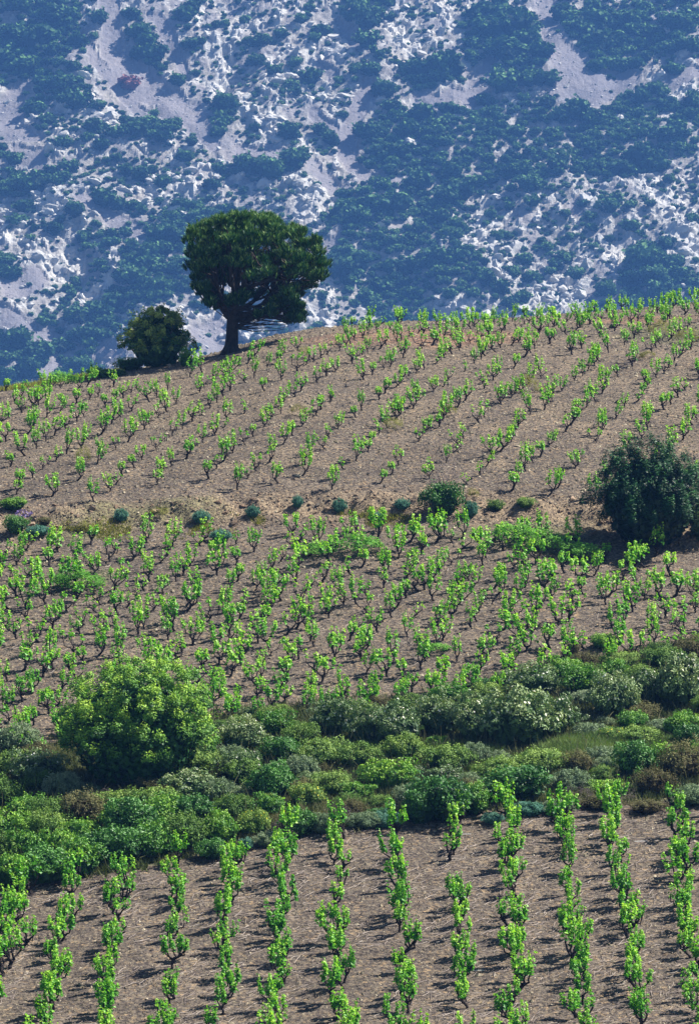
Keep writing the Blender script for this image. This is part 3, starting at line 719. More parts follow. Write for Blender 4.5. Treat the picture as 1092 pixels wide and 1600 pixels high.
rsz = np.exp(g.normal(0.0, 0.5, len(ru)))*0.75*(0.6+0.7*rr_); rsz = np.clip(rsz, 0.3, 2.1)*MK
RP = mtn_surface(ru, rv)
vis = (ru > 5) & (ru < 1087) & (rv > 5) & (rv < vG(ru)-8)
ordr = np.argsort(-(rsz*vis)); indr = ordr[:130]; restr = ordr[130:]
rmesh = []
for Vr, Fr in rock_arr:
    q = Geo(); q.add(Vr, Fr, 0.6); rmesh.append(q.mesh('outcrop', M['limestone']))
labs = locate_labels([(ru[i], rv[i], ('big' if rsz[i] > 1.6*MK else 'jagged')+' pale mountain outcrop') for i in indr], LM_M)
for lab, i in zip(labs, indr):
    o = thing('rock_outcrop', lab, 'rock', RP[i], 0, 'pale limestone outcrops on the far mountainside', rmesh[int(g.integers(8))])
    s = rsz[i]; o.scale = (s*1.2, s*0.9, s*g.uniform(0.7, 1.2)); o.rotation_euler = (g.uniform(-.5, .2), g.uniform(-.3, .7), g.uniform(0, 6.28))
def scatter(geo, protos, P, S, g, tint, squash=1.0):
    for k in range(len(protos)):
        idx = np.where(np.arange(len(P)) % len(protos) == k)[0]
        if not len(idx): continue
        Vp, Fp = protos[k]; n = len(idx); m = len(Vp)
        a = g.uniform(0, 6.28, n); c_, s_ = np.cos(a), np.sin(a)
        tl = g.uniform(-.5, .5, n)
        x = Vp[None, :, 0]*c_[:, None]-Vp[None, :, 1]*s_[:, None]; y = Vp[None, :, 0]*s_[:, None]+Vp[None, :, 1]*c_[:, None]
        z = Vp[None, :, 2]*squash + x*tl[:, None]
        W = np.stack([x, y, z], -1)*S[idx][:, None, None]+P[idx][:, None, :]
        Fn = (Fp[None]+(np.arange(n)*m)[:, None, None]).reshape(-1, Fp.shape[1])
        geo.add(W.reshape(-1, 3), Fn, np.repeat(tint[idx], m))
geo = Geo(); scatter(geo, rock_small, RP[restr], rsz[restr], g, g.uniform(0.2, 1, len(restr)))
# loose scree blocks
su = g.uniform(-420, 1510, 38000); sv = g.uniform(-60, 640, 38000); ss_, sr_ = mtn_masks(su, sv)
kp = g.random(len(su)) < 0.06+0.2*ss_; su, sv = su[kp], sv[kp]
SP = mtn_surface(su, sv)
scatter(geo, [rock_geo(g, 0) for _ in range(5)], SP, MK*np.exp(g.normal(-1.0, 0.4, len(su))), g, g.uniform(0, 0.8, len(su)))
o = link('scree_rubble', geo.mesh('scree_rubble', M['limestone'])); o['kind'] = 'stuff'; o['label'] = 'loose grey limestone rubble over the far mountainside'; o['category'] = 'rubble'

# ------------------------------------------------------------------ field stones, clods, canes
tet = [(rand_unit(5, g)*np.array([1, 1, .6]), None) for _ in range(6)]
def small_stone(g):
    V0 = np.array([[1, 0, 0], [0.1, 1, 0], [-1, 0.1, 0], [0, -1, 0.1], [0.1, 0, 0.8]])*g.uniform(0.6, 1.3, (5, 3))
    return V0, np.array([(0, 1, 4), (1, 2, 4), (2, 3, 4), (3, 0, 4)])
stone_protos = [small_stone(g) for _ in range(6)]
def in_frame_points(n, y0, y1, g, lo=-280, hi=1370):
    y = np.sqrt(g.uniform(y0*y0, y1*y1, n)); s = (g.uniform(lo, hi, n)-CU)/F_PX; x = s*y
    return x, y
geo = Geo()
for (y0, y1, n, sm, sg) in ((108, 132, 74000, 0.021, 0.5), (146, 168, 54000, 0.025, 0.5), (167, 190, 48000, 0.031, 0.5), (190, 222, 42000, 0.036, 0.5)):
    x, y = in_frame_points(n, y0, y1, g)
    z = ground_z(x, y); u, v = pix(x, y, z)
    ok = ~((v < vC(u)) & (v > vD(u)) & (y < 162)); x, y, z = x[ok], y[ok], z[ok]
    S = sm*np.exp(g.normal(0, sg, len(x)))
    scatter(geo, stone_protos, np.stack([x, y, z-0.004], -1), S, g, np.clip(g.beta(1.3, 1.7, len(x)), 0, 1))
o = link('field_stones', geo.mesh('field_stones', M['stones'])); o['kind'] = 'stuff'; o['label'] = 'small stones and clods strewn over the bare vineyard soil'; o['category'] = 'stones'
geo = Geo()
n = 4200; uu = g.uniform(-280, 1370, n); tt = g.uniform(-0.15, 1.25, n)
pts = np.array([on_ground(a, vE(a)*(1-t)+vF(a)*t+2) for a, t in zip(uu, tt)])
scatter(geo, rock_small, pts, 0.032*np.exp(g.normal(0, 0.6, n)), g, g.random(n))
o = link('bank_clods', geo.mesh('bank_clods', M['bank_clod'])); o['kind'] = 'stuff'; o['label'] = 'ochre earth clods crumbling along the terrace bank'; o['category'] = 'clods'
def cane_points(L, bend, n=4):
    t = np.linspace(-0.5, 0.5, n); return np.stack([t*L, bend*L*(0.25-t*t), np.zeros(n)], 1)
geo = Geo()
for (n, y0, y1, Lm) in ((9000, 108, 132, 0.36), (2100, 146, 167, 0.36)):
    x, y = in_frame_points(n, y0, y1, g)
    z = ground_z(x, y); u, v = pix(x, y, z); ok = ~((v < vC(u)+2) & (v > vD(u)) & (y < 162)) & (vnoise(x*0.5, y*0.5, None, 8) > -0.35)
    for xx, yy in zip(x[ok], y[ok]):
        L = Lm*g.uniform(0.5, 1.6); a = g.normal(0.75, 0.6); P = cane_points(L, g.normal(0, 0.5))
        c_, s_ = math.cos(a), math.sin(a)
        W = np.stack([P[:, 0]*c_-P[:, 1]*s_+xx, P[:, 0]*s_+P[:, 1]*c_+yy, P[:, 2]], 1)
        W[:, 2] = ground_z(W[:, 0], W[:, 1])+0.03
        tube(geo, W, np.full(4, g.uniform(0.004, 0.009)), 3, g.beta(1.3, 2.0))
o = link('pruned_canes', geo.mesh('pruned_canes', M['cane'])); o['kind'] = 'stuff'; o['label'] = 'dry pruned vine canes littering the bare soil'; o['category'] = 'prunings'
for (u, v, Lm, a, lab) in ((1001, 1316, 0.42, 0.12, 'bleached stick on the soil at the upper right of the front field'),
                           (726, 1305, 0.35, 0.0, 'short bleached stick at the upper centre of the front field'),
                           (722, 1405, 0.38, 0.05, 'bleached stick at mid height of the front field, right of centre'),
                           (735, 1518, 0.75, 0.0, 'longest bleached stick, lying flat low in the front field, right of centre')):
    p = on_ground(u, v); q = Geo(); P = cane_points(Lm, 0.06)
    tube(q, P+np.array([0, 0, 0.03]), np.full(4, 0.013), 5, 0.6)
    thing('bleached_stick', lab, 'stick', p, a, 'bleached sticks lying in the front field', q.mesh('bleached_stick', M['white_wood']))

# ------------------------------------------------------------------ grapevines
def vine_parts(g, h, spread, arms, shoots, lps, leaf, upright=0.6, sides=5):
    """trunk Geo, [branch Geo], foliage Geo"""
    tr = Geo(); fo = Geo(); brs = []
    th = h*g.uniform(0.16, 0.30); lean = g.normal(0, 0.07, 2)
    t = np.linspace(0, 1, 6)
    kink = np.cumsum(g.normal(0, 0.022, (6, 2)), 0)
    tp = np.stack([lean[0]*t+kink[:, 0], lean[1]*t+kink[:, 1], -0.06+(th+0.06)*t], 1)
    r0 = g.uniform(0.034, 0.05)
    tube(tr, tp, r0*np.array([1.35, 1.05, 0.95, 0.9, 1.0, 1.15]), sides+1)
    a0 = g.uniform(0, 6.28)
    for k in range(arms):
        a = a0 + k*6.283/arms + g.normal(0, 0.35); L = spread*g.uniform(0.55, 1.15); rise = (h-th)*g.uniform(0.25, 0.5)
        nn = 5; tt = np.linspace(0, 1, nn)
        rad = L*tt**0.85; zz = th + rise*(tt**(1.2+upright))
        P = np.stack([tp[-1, 0]+np.cos(a)*rad, tp[-1, 1]+np.sin(a)*rad, zz], 1)
        P[1:] += g.normal(0, 0.035*spread/0.3, (nn-1, 3))
        P[0] = tp[-1]-np.array([0, 0, 0.02])
        br = Geo(); tube(br, P, r0*np.array([0.8, 0.62, 0.55, 0.5, 0.42]), sides)
        for s in range(shoots):
            aa = g.uniform(0, 6.28); hl = (h-P[-1, 2])*g.uniform(0.55, 1.15)
            ts = np.linspace(0, 1, 4)
            off = g.uniform(0.02, 0.09)*(1.6-upright)
            st = P[int(g.integers(nn-2, nn))]
            Q = np.stack([st[0]+np.cos(aa)*off*ts, st[1]+np.sin(aa)*off*ts, st[2]+hl*ts], 1)
            tube(br, Q, np.array([0.012, 0.009, 0.007, 0.004]), 3)
            n = max(3, int(lps*g.uniform(0.7, 1.25)))
            tl = g.uniform(0.05, 1.05, n)
            C = np.stack([np.interp(tl, ts, Q[:, i]) for i in range(3)], 1)
            rr = leaf*g.uniform(0.35, 1.1, n)*(1.1-0.55*tl)
            dd = rand_unit(n, g); dd[:, 2] *= 0.6
            Pl = C+dd*rr[:, None]
            Nn = unit(np.stack([dd[:, 0], dd[:, 1], np.abs(dd[:, 2])+0.45], 1)+rand_unit(n, g)*0.55)
            sz = leaf*g.uniform(0.7, 1.25, n)*(1.12-0.45*tl)
            leaves(fo, Pl, Nn, sz, sz*0.92, np.clip(0.42+0.42*(tl-0.4)+g.normal(0, 0.18, n), 0, 1), 0.25, g, 0.15)
        brs.append(br)
    return tr, brs, fo
def vine_thing(g, label, group, **kw):
    tr, brs, fo = vine_parts(g, **kw)
    o = thing('grapevine', label, 'vine', group=group)
    link('trunk', tr.mesh('vine_trunk', M['vine_wood']), o)
    for b in brs: link('branch', b.mesh('vine_branch', M['vine_wood']), o)
    link('foliage', fo.mesh('vine_foliage', M['vine_leaf']), o)
    return o
G1 = 'grapevines in the upright rows of the front field'; G2 = 'grapevines on the middle terrace'; G3 = 'grapevines on the domed upper field'
# front field rows: (u at the bottom of the picture, u at the top edge of the field)
ROWS = [(-60, 30), (-15, 40), (70, 122), (165, 196), (262, 283), (353, 362), (436, 446), (530, 530), (630, 620), (724, 706), (808, 790), (912, 874), (1002, 950), (1095, 1046), (1185, 1125)]
ROWS = [(-345, -225), (-250, -140), (-155, -50)] + ROWS + [(1280, 1210), (1375, 1295)]
gv = np.random.default_rng(42)
front_protos = []; front = []
for ri, (ub, ut) in enumerate(ROWS):
    B = on_ground(ub, 1590); T = on_ground(ut, float(vC(ut))+12)
    d = (T-B)[:2]; Ld = float(np.hypot(*d)); d = d/Ld
    t = -3.0
    while t < Ld+0.4:
        p = B[:2]+d*t+gv.normal(0, 0.11, 2)
        t += 0.86*gv.uniform(0.7, 1.35)
        if gv.random() < (0.13 if 5 < ri < 15 else 0.06): continue
        x, y = p; z = float(ground_z(x, y)); u, v = pix(x, y, z)
        front.append((ri, x, y, z, u, v))
rowvis = {}; front_out = [it for it in front if not (-25 < it[4] < 1117 and it[5] < 1650)]
for it in front:
    if -25 < it[4] < 1117 and it[5] < 1650: rowvis.setdefault(it[0], []).append(it)
front_protos = [vine_thing(gv, '', G1, h=hh, spread=sp, arms=ar, shoots=sh, lps=lp*1.55, leaf=0.098, upright=up) for hh, sp, ar, sh, lp, up in
    ((1.02, .21, 4, 3, 15, .8), (.95, .26, 4, 2, 16, .6), (1.1, .22, 5, 2, 17, .9), (.85, .22, 3, 3, 15, .6), (1.0, .30, 4, 2, 14, .5), (.8, .2, 3, 2, 11, .5),
     (1.08, .24, 4, 3, 16, .8), (.92, .27, 5, 2, 13, .6), (1.0, .2, 3, 3, 16, .8), (.72, .24, 3, 2, 9, .4), (1.05, .26, 5, 3, 13, .7), (.9, .22, 4, 3, 15, .7),
     (1.12, .2, 3, 3, 15, .9), (.8, .3, 5, 2, 10, .4), (.98, .24, 4, 2, 15, .6), (.66, .16, 2, 2, 9, .6), (1.0, .32, 3, 3, 13, .5), (.9, .18, 3, 2, 13, .9))]
front_look = ['tall bushy grapevine', 'leafy grapevine', 'tall densely leaved grapevine', 'compact leafy grapevine', 'wide branching grapevine', 'small thin grapevine',
              'tall bushy grapevine', 'many-armed grapevine', 'narrow leafy grapevine', 'short sparse grapevine', 'tall branching grapevine', 'leafy grapevine',
              'tall narrow grapevine', 'low spreading grapevine', 'leafy upright grapevine', 'tiny grapevine', 'wide leafy grapevine', 'slim grapevine']
n_ind = 0
for rnk, ri in enumerate(sorted(rowvis)):
    lst = sorted(rowvis[ri], key=lambda q: q[2])
    for k, (_, x, y, z, u, v) in enumerate(lst):
        kk = int(gv.choice(18, p=np.array([12, 10, 11, 8, 9, 5, 12, 8, 8, 3, 9, 8, 9, 6, 9, 3, 8, 6])/144))
        s = gv.uniform(0.78, 1.15)
        lab = f"{front_look[kk]}, front field, {ordw(k)} up the {ordw(rnk)} row from the left"
        copy_thing(front_protos[kk], (x, y, z), (gv.normal(0, .09), gv.normal(0, .09), gv.uniform(0, 6.28)), (s*1.12, s*1.12, s*gv.uniform(.94, 1.1)), lab, 'vine', G1)
        n_ind += 1
print('front vines', n_ind)
for pr in front_protos:
    for ch in list(pr.children): bpy.data.objects.remove(ch)
    bpy.data.objects.remove(pr)

# middle terrace
def lattice(cx, cy, ang, a, b, n, jit, g):
    ca, sa = math.cos(ang), math.sin(ang)
    for i in range(-n, n+1):
        for j in range(-n, n+1):
            px_, py_ = i*a+g.normal(0, jit), j*b+g.normal(0, jit)
            yield i, j, cx+px_*ca-py_*sa, cy+px_*sa+py_*ca
mid = []
for i, j, x, y in lattice(0, 155, R(-12), 1.08, 1.0, 27, 0.17, gv):
    if not (135 < y < 172): continue
    z = float(ground_z(x, y)); u, v = pix(x, y, z)
    if not (-280 < u < 1370): continue
    if v > vD(u)+14 or v < vE(u)+17 or y > 168.5 or y < 139: continue
    if math.hypot((u-225)/120, (v-1190)/60) < 1: continue
    if u > 905 and v < 868 and u < 1100: continue
    if gv.random() < 0.07: continue
    mid.append((j, x, y, z, u, v))
up_ = []
for i, j, x, y in lattice(0, 190, R(-17), 1.72, 1.16, 34, 0.10, gv):
    if not (166 < y < 228): continue
    z = float(ground_z(x, y)); u, v = pix(x, y, z)
    if not (-280 < u < 1370): continue
    if v > vF(u)-6: continue
    yg = YG(u)
    if y > yg+1.5: continue
    if 185 < u < 530 and v < vG(u)+24: continue
    if y > YG(u)-9 and gv.random() < 0.45: continue
    if gv.random() < (0.15 if u < 560 else 0.17): continue
    up_.append((j, x, y, z, u, v))
print('mid', len(mid), 'upper', len(up_))
vis_mid = sorted([m for m in mid if 0 <= m[4] <= 1092], key=lambda q: q[2])
n_mid_ind = min(len(vis_mid), 300-n_ind)
mid_ind = vis_mid[:n_mid_ind]; ids = set(id(q) for q in mid_ind)
mid_rest = [m for m in mid if id(m) not in ids]
mid_specs = ((.95, .34, 4, 2, 13, .5), (.85, .38, 5, 2, 12, .45), (1.0, .3, 4, 2, 14, .6), (.75, .32, 4, 2, 9, .4), (.9, .42, 4, 2, 12, .5), (.8, .3, 3, 2, 10, .4), (1.05, .34, 5, 2, 13, .6), (.7, .36, 5, 1, 10, .3),
    (.9, .26, 3, 2, 13, .7), (.8, .4, 4, 2, 11, .4), (.98, .36, 5, 2, 12, .5), (.6, .28, 3, 1, 9, .4))
mid_look = ['leafy grapevine', 'wide many-armed grapevine', 'tall leafy grapevine', 'short sparse grapevine', 'wide spreading grapevine', 'small three-armed grapevine', 'tall many-armed grapevine', 'low bare-armed grapevine',
            'narrow leafy grapevine', 'lopsided spreading grapevine', 'full leafy grapevine', 'stunted grapevine']
mid_protos = [vine_thing(gv, '', G2, h=hh*0.88, spread=sp*.78, arms=ar, shoots=sh, lps=lp*1.5, leaf=0.10, upright=up, sides=4) for hh, sp, ar, sh, lp, up in mid_specs]
rows_ = {}
for m in mid_ind: rows_.setdefault(m[0], []).append(m)
for rnk, j in enumerate(sorted(rows_)):
    for k, (_, x, y, z, u, v) in enumerate(sorted(rows_[j], key=lambda q: q[4])):
        kk = int(gv.integers(12)); s = gv.uniform(0.86, 1.26)
        lab = f"{mid_look[kk]}, middle terrace, {ordw(k)} from left in {ordw(rnk)} line above scrub"
        copy_thing(mid_protos[kk], (x, y, z), (gv.normal(0, .12), gv.normal(0, .12), gv.uniform(0, 6.28)), (s, s, s), lab, 'vine', G2)
for pr in mid_protos:
    for ch in list(pr.children): bpy.data.objects.remove(ch)
    bpy.data.objects.remove(pr)
def joined_vines(items, specs, name, label, sc0, leaf):
    protos = []
    for (hh, sp, ar, sh, lp, up) in specs:
        tr, brs, fo = vine_parts(gv, hh, sp, ar, sh, lp, leaf, up, 4)
        w = Geo()
        for q in [tr]+brs: a_ = q.arrays(); w.V.append(a_[0]); w.T.append(a_[2]); w.F4 += [f+w.n for f in a_[1] if f.shape[1] == 4]; w.F3 += [f+w.n for f in a_[1] if f.shape[1] == 3]; w.n += len(a_[0])
        protos.append((w.arrays(), fo.arrays()))
    Vs, Fs3, Fs4, Ts, n = [], [], [], [], 0; m3, m4 = [], []
    for (_, x, y, z, u, v) in items:
        pw = protos[int(gv.integers(len(protos)))]
        a = gv.uniform(0, 6.28); c_, s_ = math.cos(a), math.sin(a); s = sc0*gv.uniform(0.78, 1.2)*(0.85 if y > YG(u)-12 else 1.18 if y < 168 else 1.0); l1, l2 = gv.normal(0, .12, 2); dt = gv.normal(0, .08)
        for mi, (Vp, Fp, Tp) in enumerate(pw):
            X_ = (Vp[:, 0]*c_-Vp[:, 1]*s_)*s+l1*Vp[:, 2]; Y_ = (Vp[:, 0]*s_+Vp[:, 1]*c_)*s+l2*Vp[:, 2]
            Vs.append(np.stack([X_+x, Y_+y, Vp[:, 2]*s+z], 1)); Ts.append(np.clip(Tp+dt, 0, 1))
            for f in Fp:
                (Fs3 if f.shape[1] == 3 else Fs4).append(f+n); (m3 if f.shape[1] == 3 else m4).append(np.full(len(f), mi))
            n += len(Vp)
    me = make_mesh(name, np.concatenate(Vs), [np.concatenate(Fs3), np.concatenate(Fs4)], [M['vine_wood'], M['vine_leaf']], {'tint': np.concatenate(Ts)},
                   False, np.concatenate([np.concatenate(m3), np.concatenate(m4)]))
    o = link(name, me); o['kind'] = 'stuff'; o['label'] = label; o['category'] = 'vines'
joined_vines(front_out, ((1.05, .22, 4, 2, 18, .8), (.95, .26, 4, 2, 18, .6), (.85, .24, 3, 2, 16, .6), (1.0, .3, 4, 2, 16, .5)), 'outer_grapevines', 'grapevines continuing the front rows beyond the edges of the view', 1.1, 0.10)
joined_vines(mid_rest + up_, ((.95, .24, 3, 2, 17, .6), (.85, .28, 4, 1, 18, .5), (1.0, .22, 3, 2, 18, .7), (.8, .24, 3, 2, 14, .5), (.9, .3, 4, 2, 15, .5), (.7, .22, 3, 1, 13, .5), (1.02, .24, 4, 2, 17, .7), (.6, .2, 2, 1, 12, .5), (1.1, .2, 3, 2, 18, .8), (.75, .32, 3, 1, 15, .4)),
             'far_grapevines', 'smaller grapevines covering the domed upper field and back of the terrace', 0.90, 0.118)

# ------------------------------------------------------------------ pine on the ridge
def polygon_inside(px_, py_, poly):
    ins = np.zeros(len(px_), bool); j = len(poly)-1
    for i in range(len(poly)):
        xi, yi = poly[i]; xj, yj = poly[j]
        c = ((yi > py_) != (yj > py_)) & (px_ < (xj-xi)*(py_-yi)/(yj-yi+1e-9)+xi)
        ins ^= c; j = i
    return ins
gp = np.random.default_rng(3)
pb = on_ground(362, 551); pb[1] -= 0.0
ppm = F_PX/pb[1]
def q2m(u, v): return (u-362)/ppm, (546-v)/ppm      # metres right of / above the trunk foot
crown_poly = [(291, 376), (300, 362), (318, 350), (345, 340), (380, 334), (415, 337), (450, 347), (478, 360), (496, 372), (502, 392), (511, 414), (503, 432), (486, 446), (474, 462),
              (462, 462), (442, 462), (418, 458), (395, 466), (376, 474), (356, 478), (335, 478), (318, 470), (305, 452), (306, 438), (300, 420), (303, 404), (296, 390)]
low_poly = [(430, 448), (466, 458), (476, 480), (470, 504), (450, 500), (428, 492), (400, 490), (420, 478)]
crown_m = [q2m(a, b) for a, b in crown_poly]; low_m = [q2m(a, b) for a, b in low_poly]
cl = []
tries = 0
while len(cl) < 290:
    cx_ = gp.uniform(-2.4, 4.8); cz_ = gp.uniform(1.2, 6.7)
    if not polygon_inside(np.array([cx_]), np.array([cz_]), crown_m)[0]: continue
    # depth of the crown at this place: an umbrella about as deep as wide
    mx = 1.2
    half = 3.1*math.sqrt(max(0.0, 1-((cx_-mx)/3.6)**2))*math.sqrt(max(0.05, 1-((cz_-4.1)/3.2)**2))
    cy_ = gp.uniform(-1, 1)*half
    cl.append((cx_, cy_, cz_, gp.uniform(0.22, 0.46)))
for _ in range(40):
    while True:
        cx_ = gp.uniform(1, 4); cz_ = gp.uniform(1, 3)
        if polygon_inside(np.array([cx_]), np.array([cz_]), low_m)[0]: break
    cl.append((cx_, gp.uniform(-1.6, 1.2), cz_, gp.uniform(0.14, 0.27)))
cl = np.array(cl)
for (gu, gvv, gr) in ((372, 424, 8), (352, 452, 8), (425, 440, 9), (398, 452, 9), (466, 436, 7)):
    gx_, gz_ = q2m(gu, gvv); cl = cl[(np.hypot(cl[:, 0]-gx_, cl[:, 2]-gz_) > gr/ppm+0.14)]
n_main = int((cl[:, 2] > q2m(0, 464)[1]).sum())
cl = cl[np.argsort(-(cl[:, 2] > q2m(0, 464)[1]).astype(int), kind='stable')]
pine = thing('pine_tree', 'tall dark umbrella-crowned pine with thick trunk standing on the ridge', 'tree', pb, 0)
crown = Geo()
tp_c = 38
ci = np.repeat(np.arange(len(cl)), tp_c); n = len(ci)
q = rand_unit(n, gp); q[:, 2] = np.where(q[:, 2] < -0.2, -q[:, 2], q[:, 2])
TP = cl[ci, :3]+q*(cl[ci, 3]*gp.uniform(0.45, 1.05, n))[:, None]
# keep the silhouette of the tree
ins = polygon_inside(TP[:, 0], TP[:, 2]-0.12, crown_m) | polygon_inside(TP[:, 0], TP[:, 2]-0.05, low_m) | (gp.random(n) < 0.8)
TP = TP[ins]; q = q[ins]; n = len(TP)
axis = unit(q*0.45+np.array([0.05, -0.02, 0.9])+rand_unit(n, gp)*0.25)
tt = np.clip(gp.normal(0.27, 0.15, n)+0.22*(TP[:, 2]-4.3)/2.3, 0, 1)  # low base tint, lighter with height: crown shade and lit top painted in
nn = 12
for k in range(nn):
    d = unit(axis+rand_unit(n, gp)*0.55); L = gp.uniform(0.16, 0.30, n)[:, None]
    side = unit(np.cross(d, rand_unit(n, gp)))*0.021
    st = TP+axis*(k/nn*0.14-0.05)
    Vv = np.stack([st-side, st+side, st+d*L], 1).reshape(-1, 3)
    tk = np.clip(tt+(0.6 if k >= nn-3 else 0.0)*(gp.random(n) < 0.4), 0, 1)  # some last needles tinted pale: sunlit highlights painted on the tufts
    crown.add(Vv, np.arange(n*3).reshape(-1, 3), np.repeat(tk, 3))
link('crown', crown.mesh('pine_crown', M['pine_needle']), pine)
tr = Geo()
P = np.array([[0, 0, -0.5], [-0.05, 0, 0.0], [0.0, 0, 0.35], [0.03, 0.0, 0.9], [0.05, 0.02, 1.5], [0.1, 0.0, 2.1], [0.18, 0, 2.8], [0.32, 0.05, 3.6], [0.4, 0, 4.4]])
tube(tr, P, np.array([0.62, 0.46, 0.33, 0.29, 0.28, 0.27, 0.2, 0.13, 0.06]), 10)
for a in np.arange(0, 6.28, 0.9):
    tube(tr, np.array([[0, 0, 0.35], [math.cos(a)*0.3, math.sin(a)*0.3, 0.1], [math.cos(a)*0.6, math.sin(a)*0.6, -0.15]]), np.array([0.2, 0.14, 0.05]), 6)
link('trunk', tr.mesh('pine_trunk', M['pine_bark']), pine)
# limbs: each serves the clumps of its sector
starts = [(0.03, 0, 1.2), (0.05, 0, 1.5), (0.05, 0, 1.8), (0.1, 0, 2.1), (0.16, 0, 2.5), (0.24, 0, 3.0), (0.32, 0, 3.6)]
ang = np.arctan2(cl[:, 1], cl[:, 0]-0.3); nsec = 11
sec = ((ang+np.pi)/(2*np.pi)*nsec).astype(int) % nsec
low = np.arange(len(cl)) >= n_main
for s_ in range(nsec+3):
    if s_ < nsec: idx = np.where((sec == s_) & ~low)[0]
    else: idx = np.where(low)[0][(s_-nsec)::3]
    if not len(idx): continue
    m = cl[idx, :3].mean(0); br = Geo()
    st = np.array(starts[0] if s_ == nsec else starts[(s_ % 5)+1])
    if s_ >= nsec: st = np.array(starts[s_-nsec])
    t = np.linspace(0, 1, 6)[:, None]
    ctrl = st*0.45+m*0.55; ctrl[2] = min(st[2], m[2])+0.15*abs(m[2]-st[2])
    A = (1-t)**2*st+2*t*(1-t)*ctrl+t*t*m; A[1:-1] += gp.normal(0, 0.05, (4, 3))
    tube(br, A, np.linspace(0.13, 0.05, 6), 6)
    for i in idx:
        c = cl[i, :3]; k = int(gp.integers(2, 6)); s0 = A[k]
        ctrl = s0*0.5+c*0.5+np.array([0, 0, -0.12]); t4 = np.linspace(0, 1, 5)[:, None]
        B = (1-t4)**2*s0+2*t4*(1-t4)*ctrl+t4*t4*c; B[1:-1] += gp.normal(0, 0.04, (3, 3))
        tube(br, B, np.linspace(0.045, 0.012, 5), 4)
    link('branch', br.mesh('pine_branch', M['pine_bark']), pine)
# bare lower twigs reaching right
br = Geo()
for k in range(34):
    st = np.array(starts[int(gp.integers(0, 4))]); L = gp.uniform(1.0, 3.1); a = gp.normal(0, 0.7)
    t = np.linspace(0, 1, 6); sag = gp.uniform(-0.05, 0.5)
    B = np.stack([st[0]+np.cos(a)*L*t, np.sin(a)*L*t, st[2]+sag*t*L*0.5-0.1*np.sin(t*3)], 1)+gp.normal(0, 0.035, (6, 3))
    B[0] = st; tube(br, B, np.linspace(0.035, 0.008, 6), 4)
link('dead_branches', br.mesh('pine_dead_branches', M['pine_bark']), pine)

# ------------------------------------------------------------------ the big bushes
def big_bush(u, vbase, wpx, hpx, mat, name, label, seed, nclump, lpc, leaf, clump_r, up, cat='bush', stems=True, tint=(0.1, 0.9), sink=0.1, lump=0.18, toplit=0.3, asp=0.55, base=0.0):
    p = on_ground(u, vbase); pm = F_PX/p[1]; g = np.random.default_rng(seed)
    rx = wpx/2/pm; h = hpx/pm
    o = thing(name, label, cat, p-np.array([0, 0, sink]), 0)
    geo = Geo(); bush_geo(geo, g, rx, rx*0.9, h, nclump, lpc, leaf, clump_r, up, True, tint[0], tint[1], asp=asp, lump=lump, toplit=toplit, base=base)
    link('foliage', geo.mesh(name+'_foliage', mat), o)
    if stems:
        gs = Geo(); stems_geo(gs, g, rx, h, 9, 0.07); link('stems', gs.mesh(name+'_stems', M['pine_bark']), o)
    return o, rx, h
big_bush(212, 1228, 262, 200, M['light_shrub'], 'round_bush', 'large rounded yellow-green bush standing above the scrub at lower left', 21, 300, 150, 0.085, 0.10, 0.6, base=0.10, lump=0.13, toplit=0.6, asp=0.6, tint=(0.0, 0.85))
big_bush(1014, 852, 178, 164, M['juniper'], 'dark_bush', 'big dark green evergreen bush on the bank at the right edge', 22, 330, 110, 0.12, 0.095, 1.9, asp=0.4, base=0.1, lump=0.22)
big_bush(247, 572, 104, 94, M['ridge_shrub'], 'ridge_bush', 'bushy dark evergreen with yellowish tips on the ridge left of the pine', 23, 120, 80, 0.13, 0.16, 0.6, lump=0.2, asp=0.6)
big_bush(1094, 842, 60, 80, M['rockrose'], 'grey_green_bush', 'dull grey-green bush half cut off by the right edge beside the dark bush', 24, 26, 60, 0.10, 0.3, 0.3)

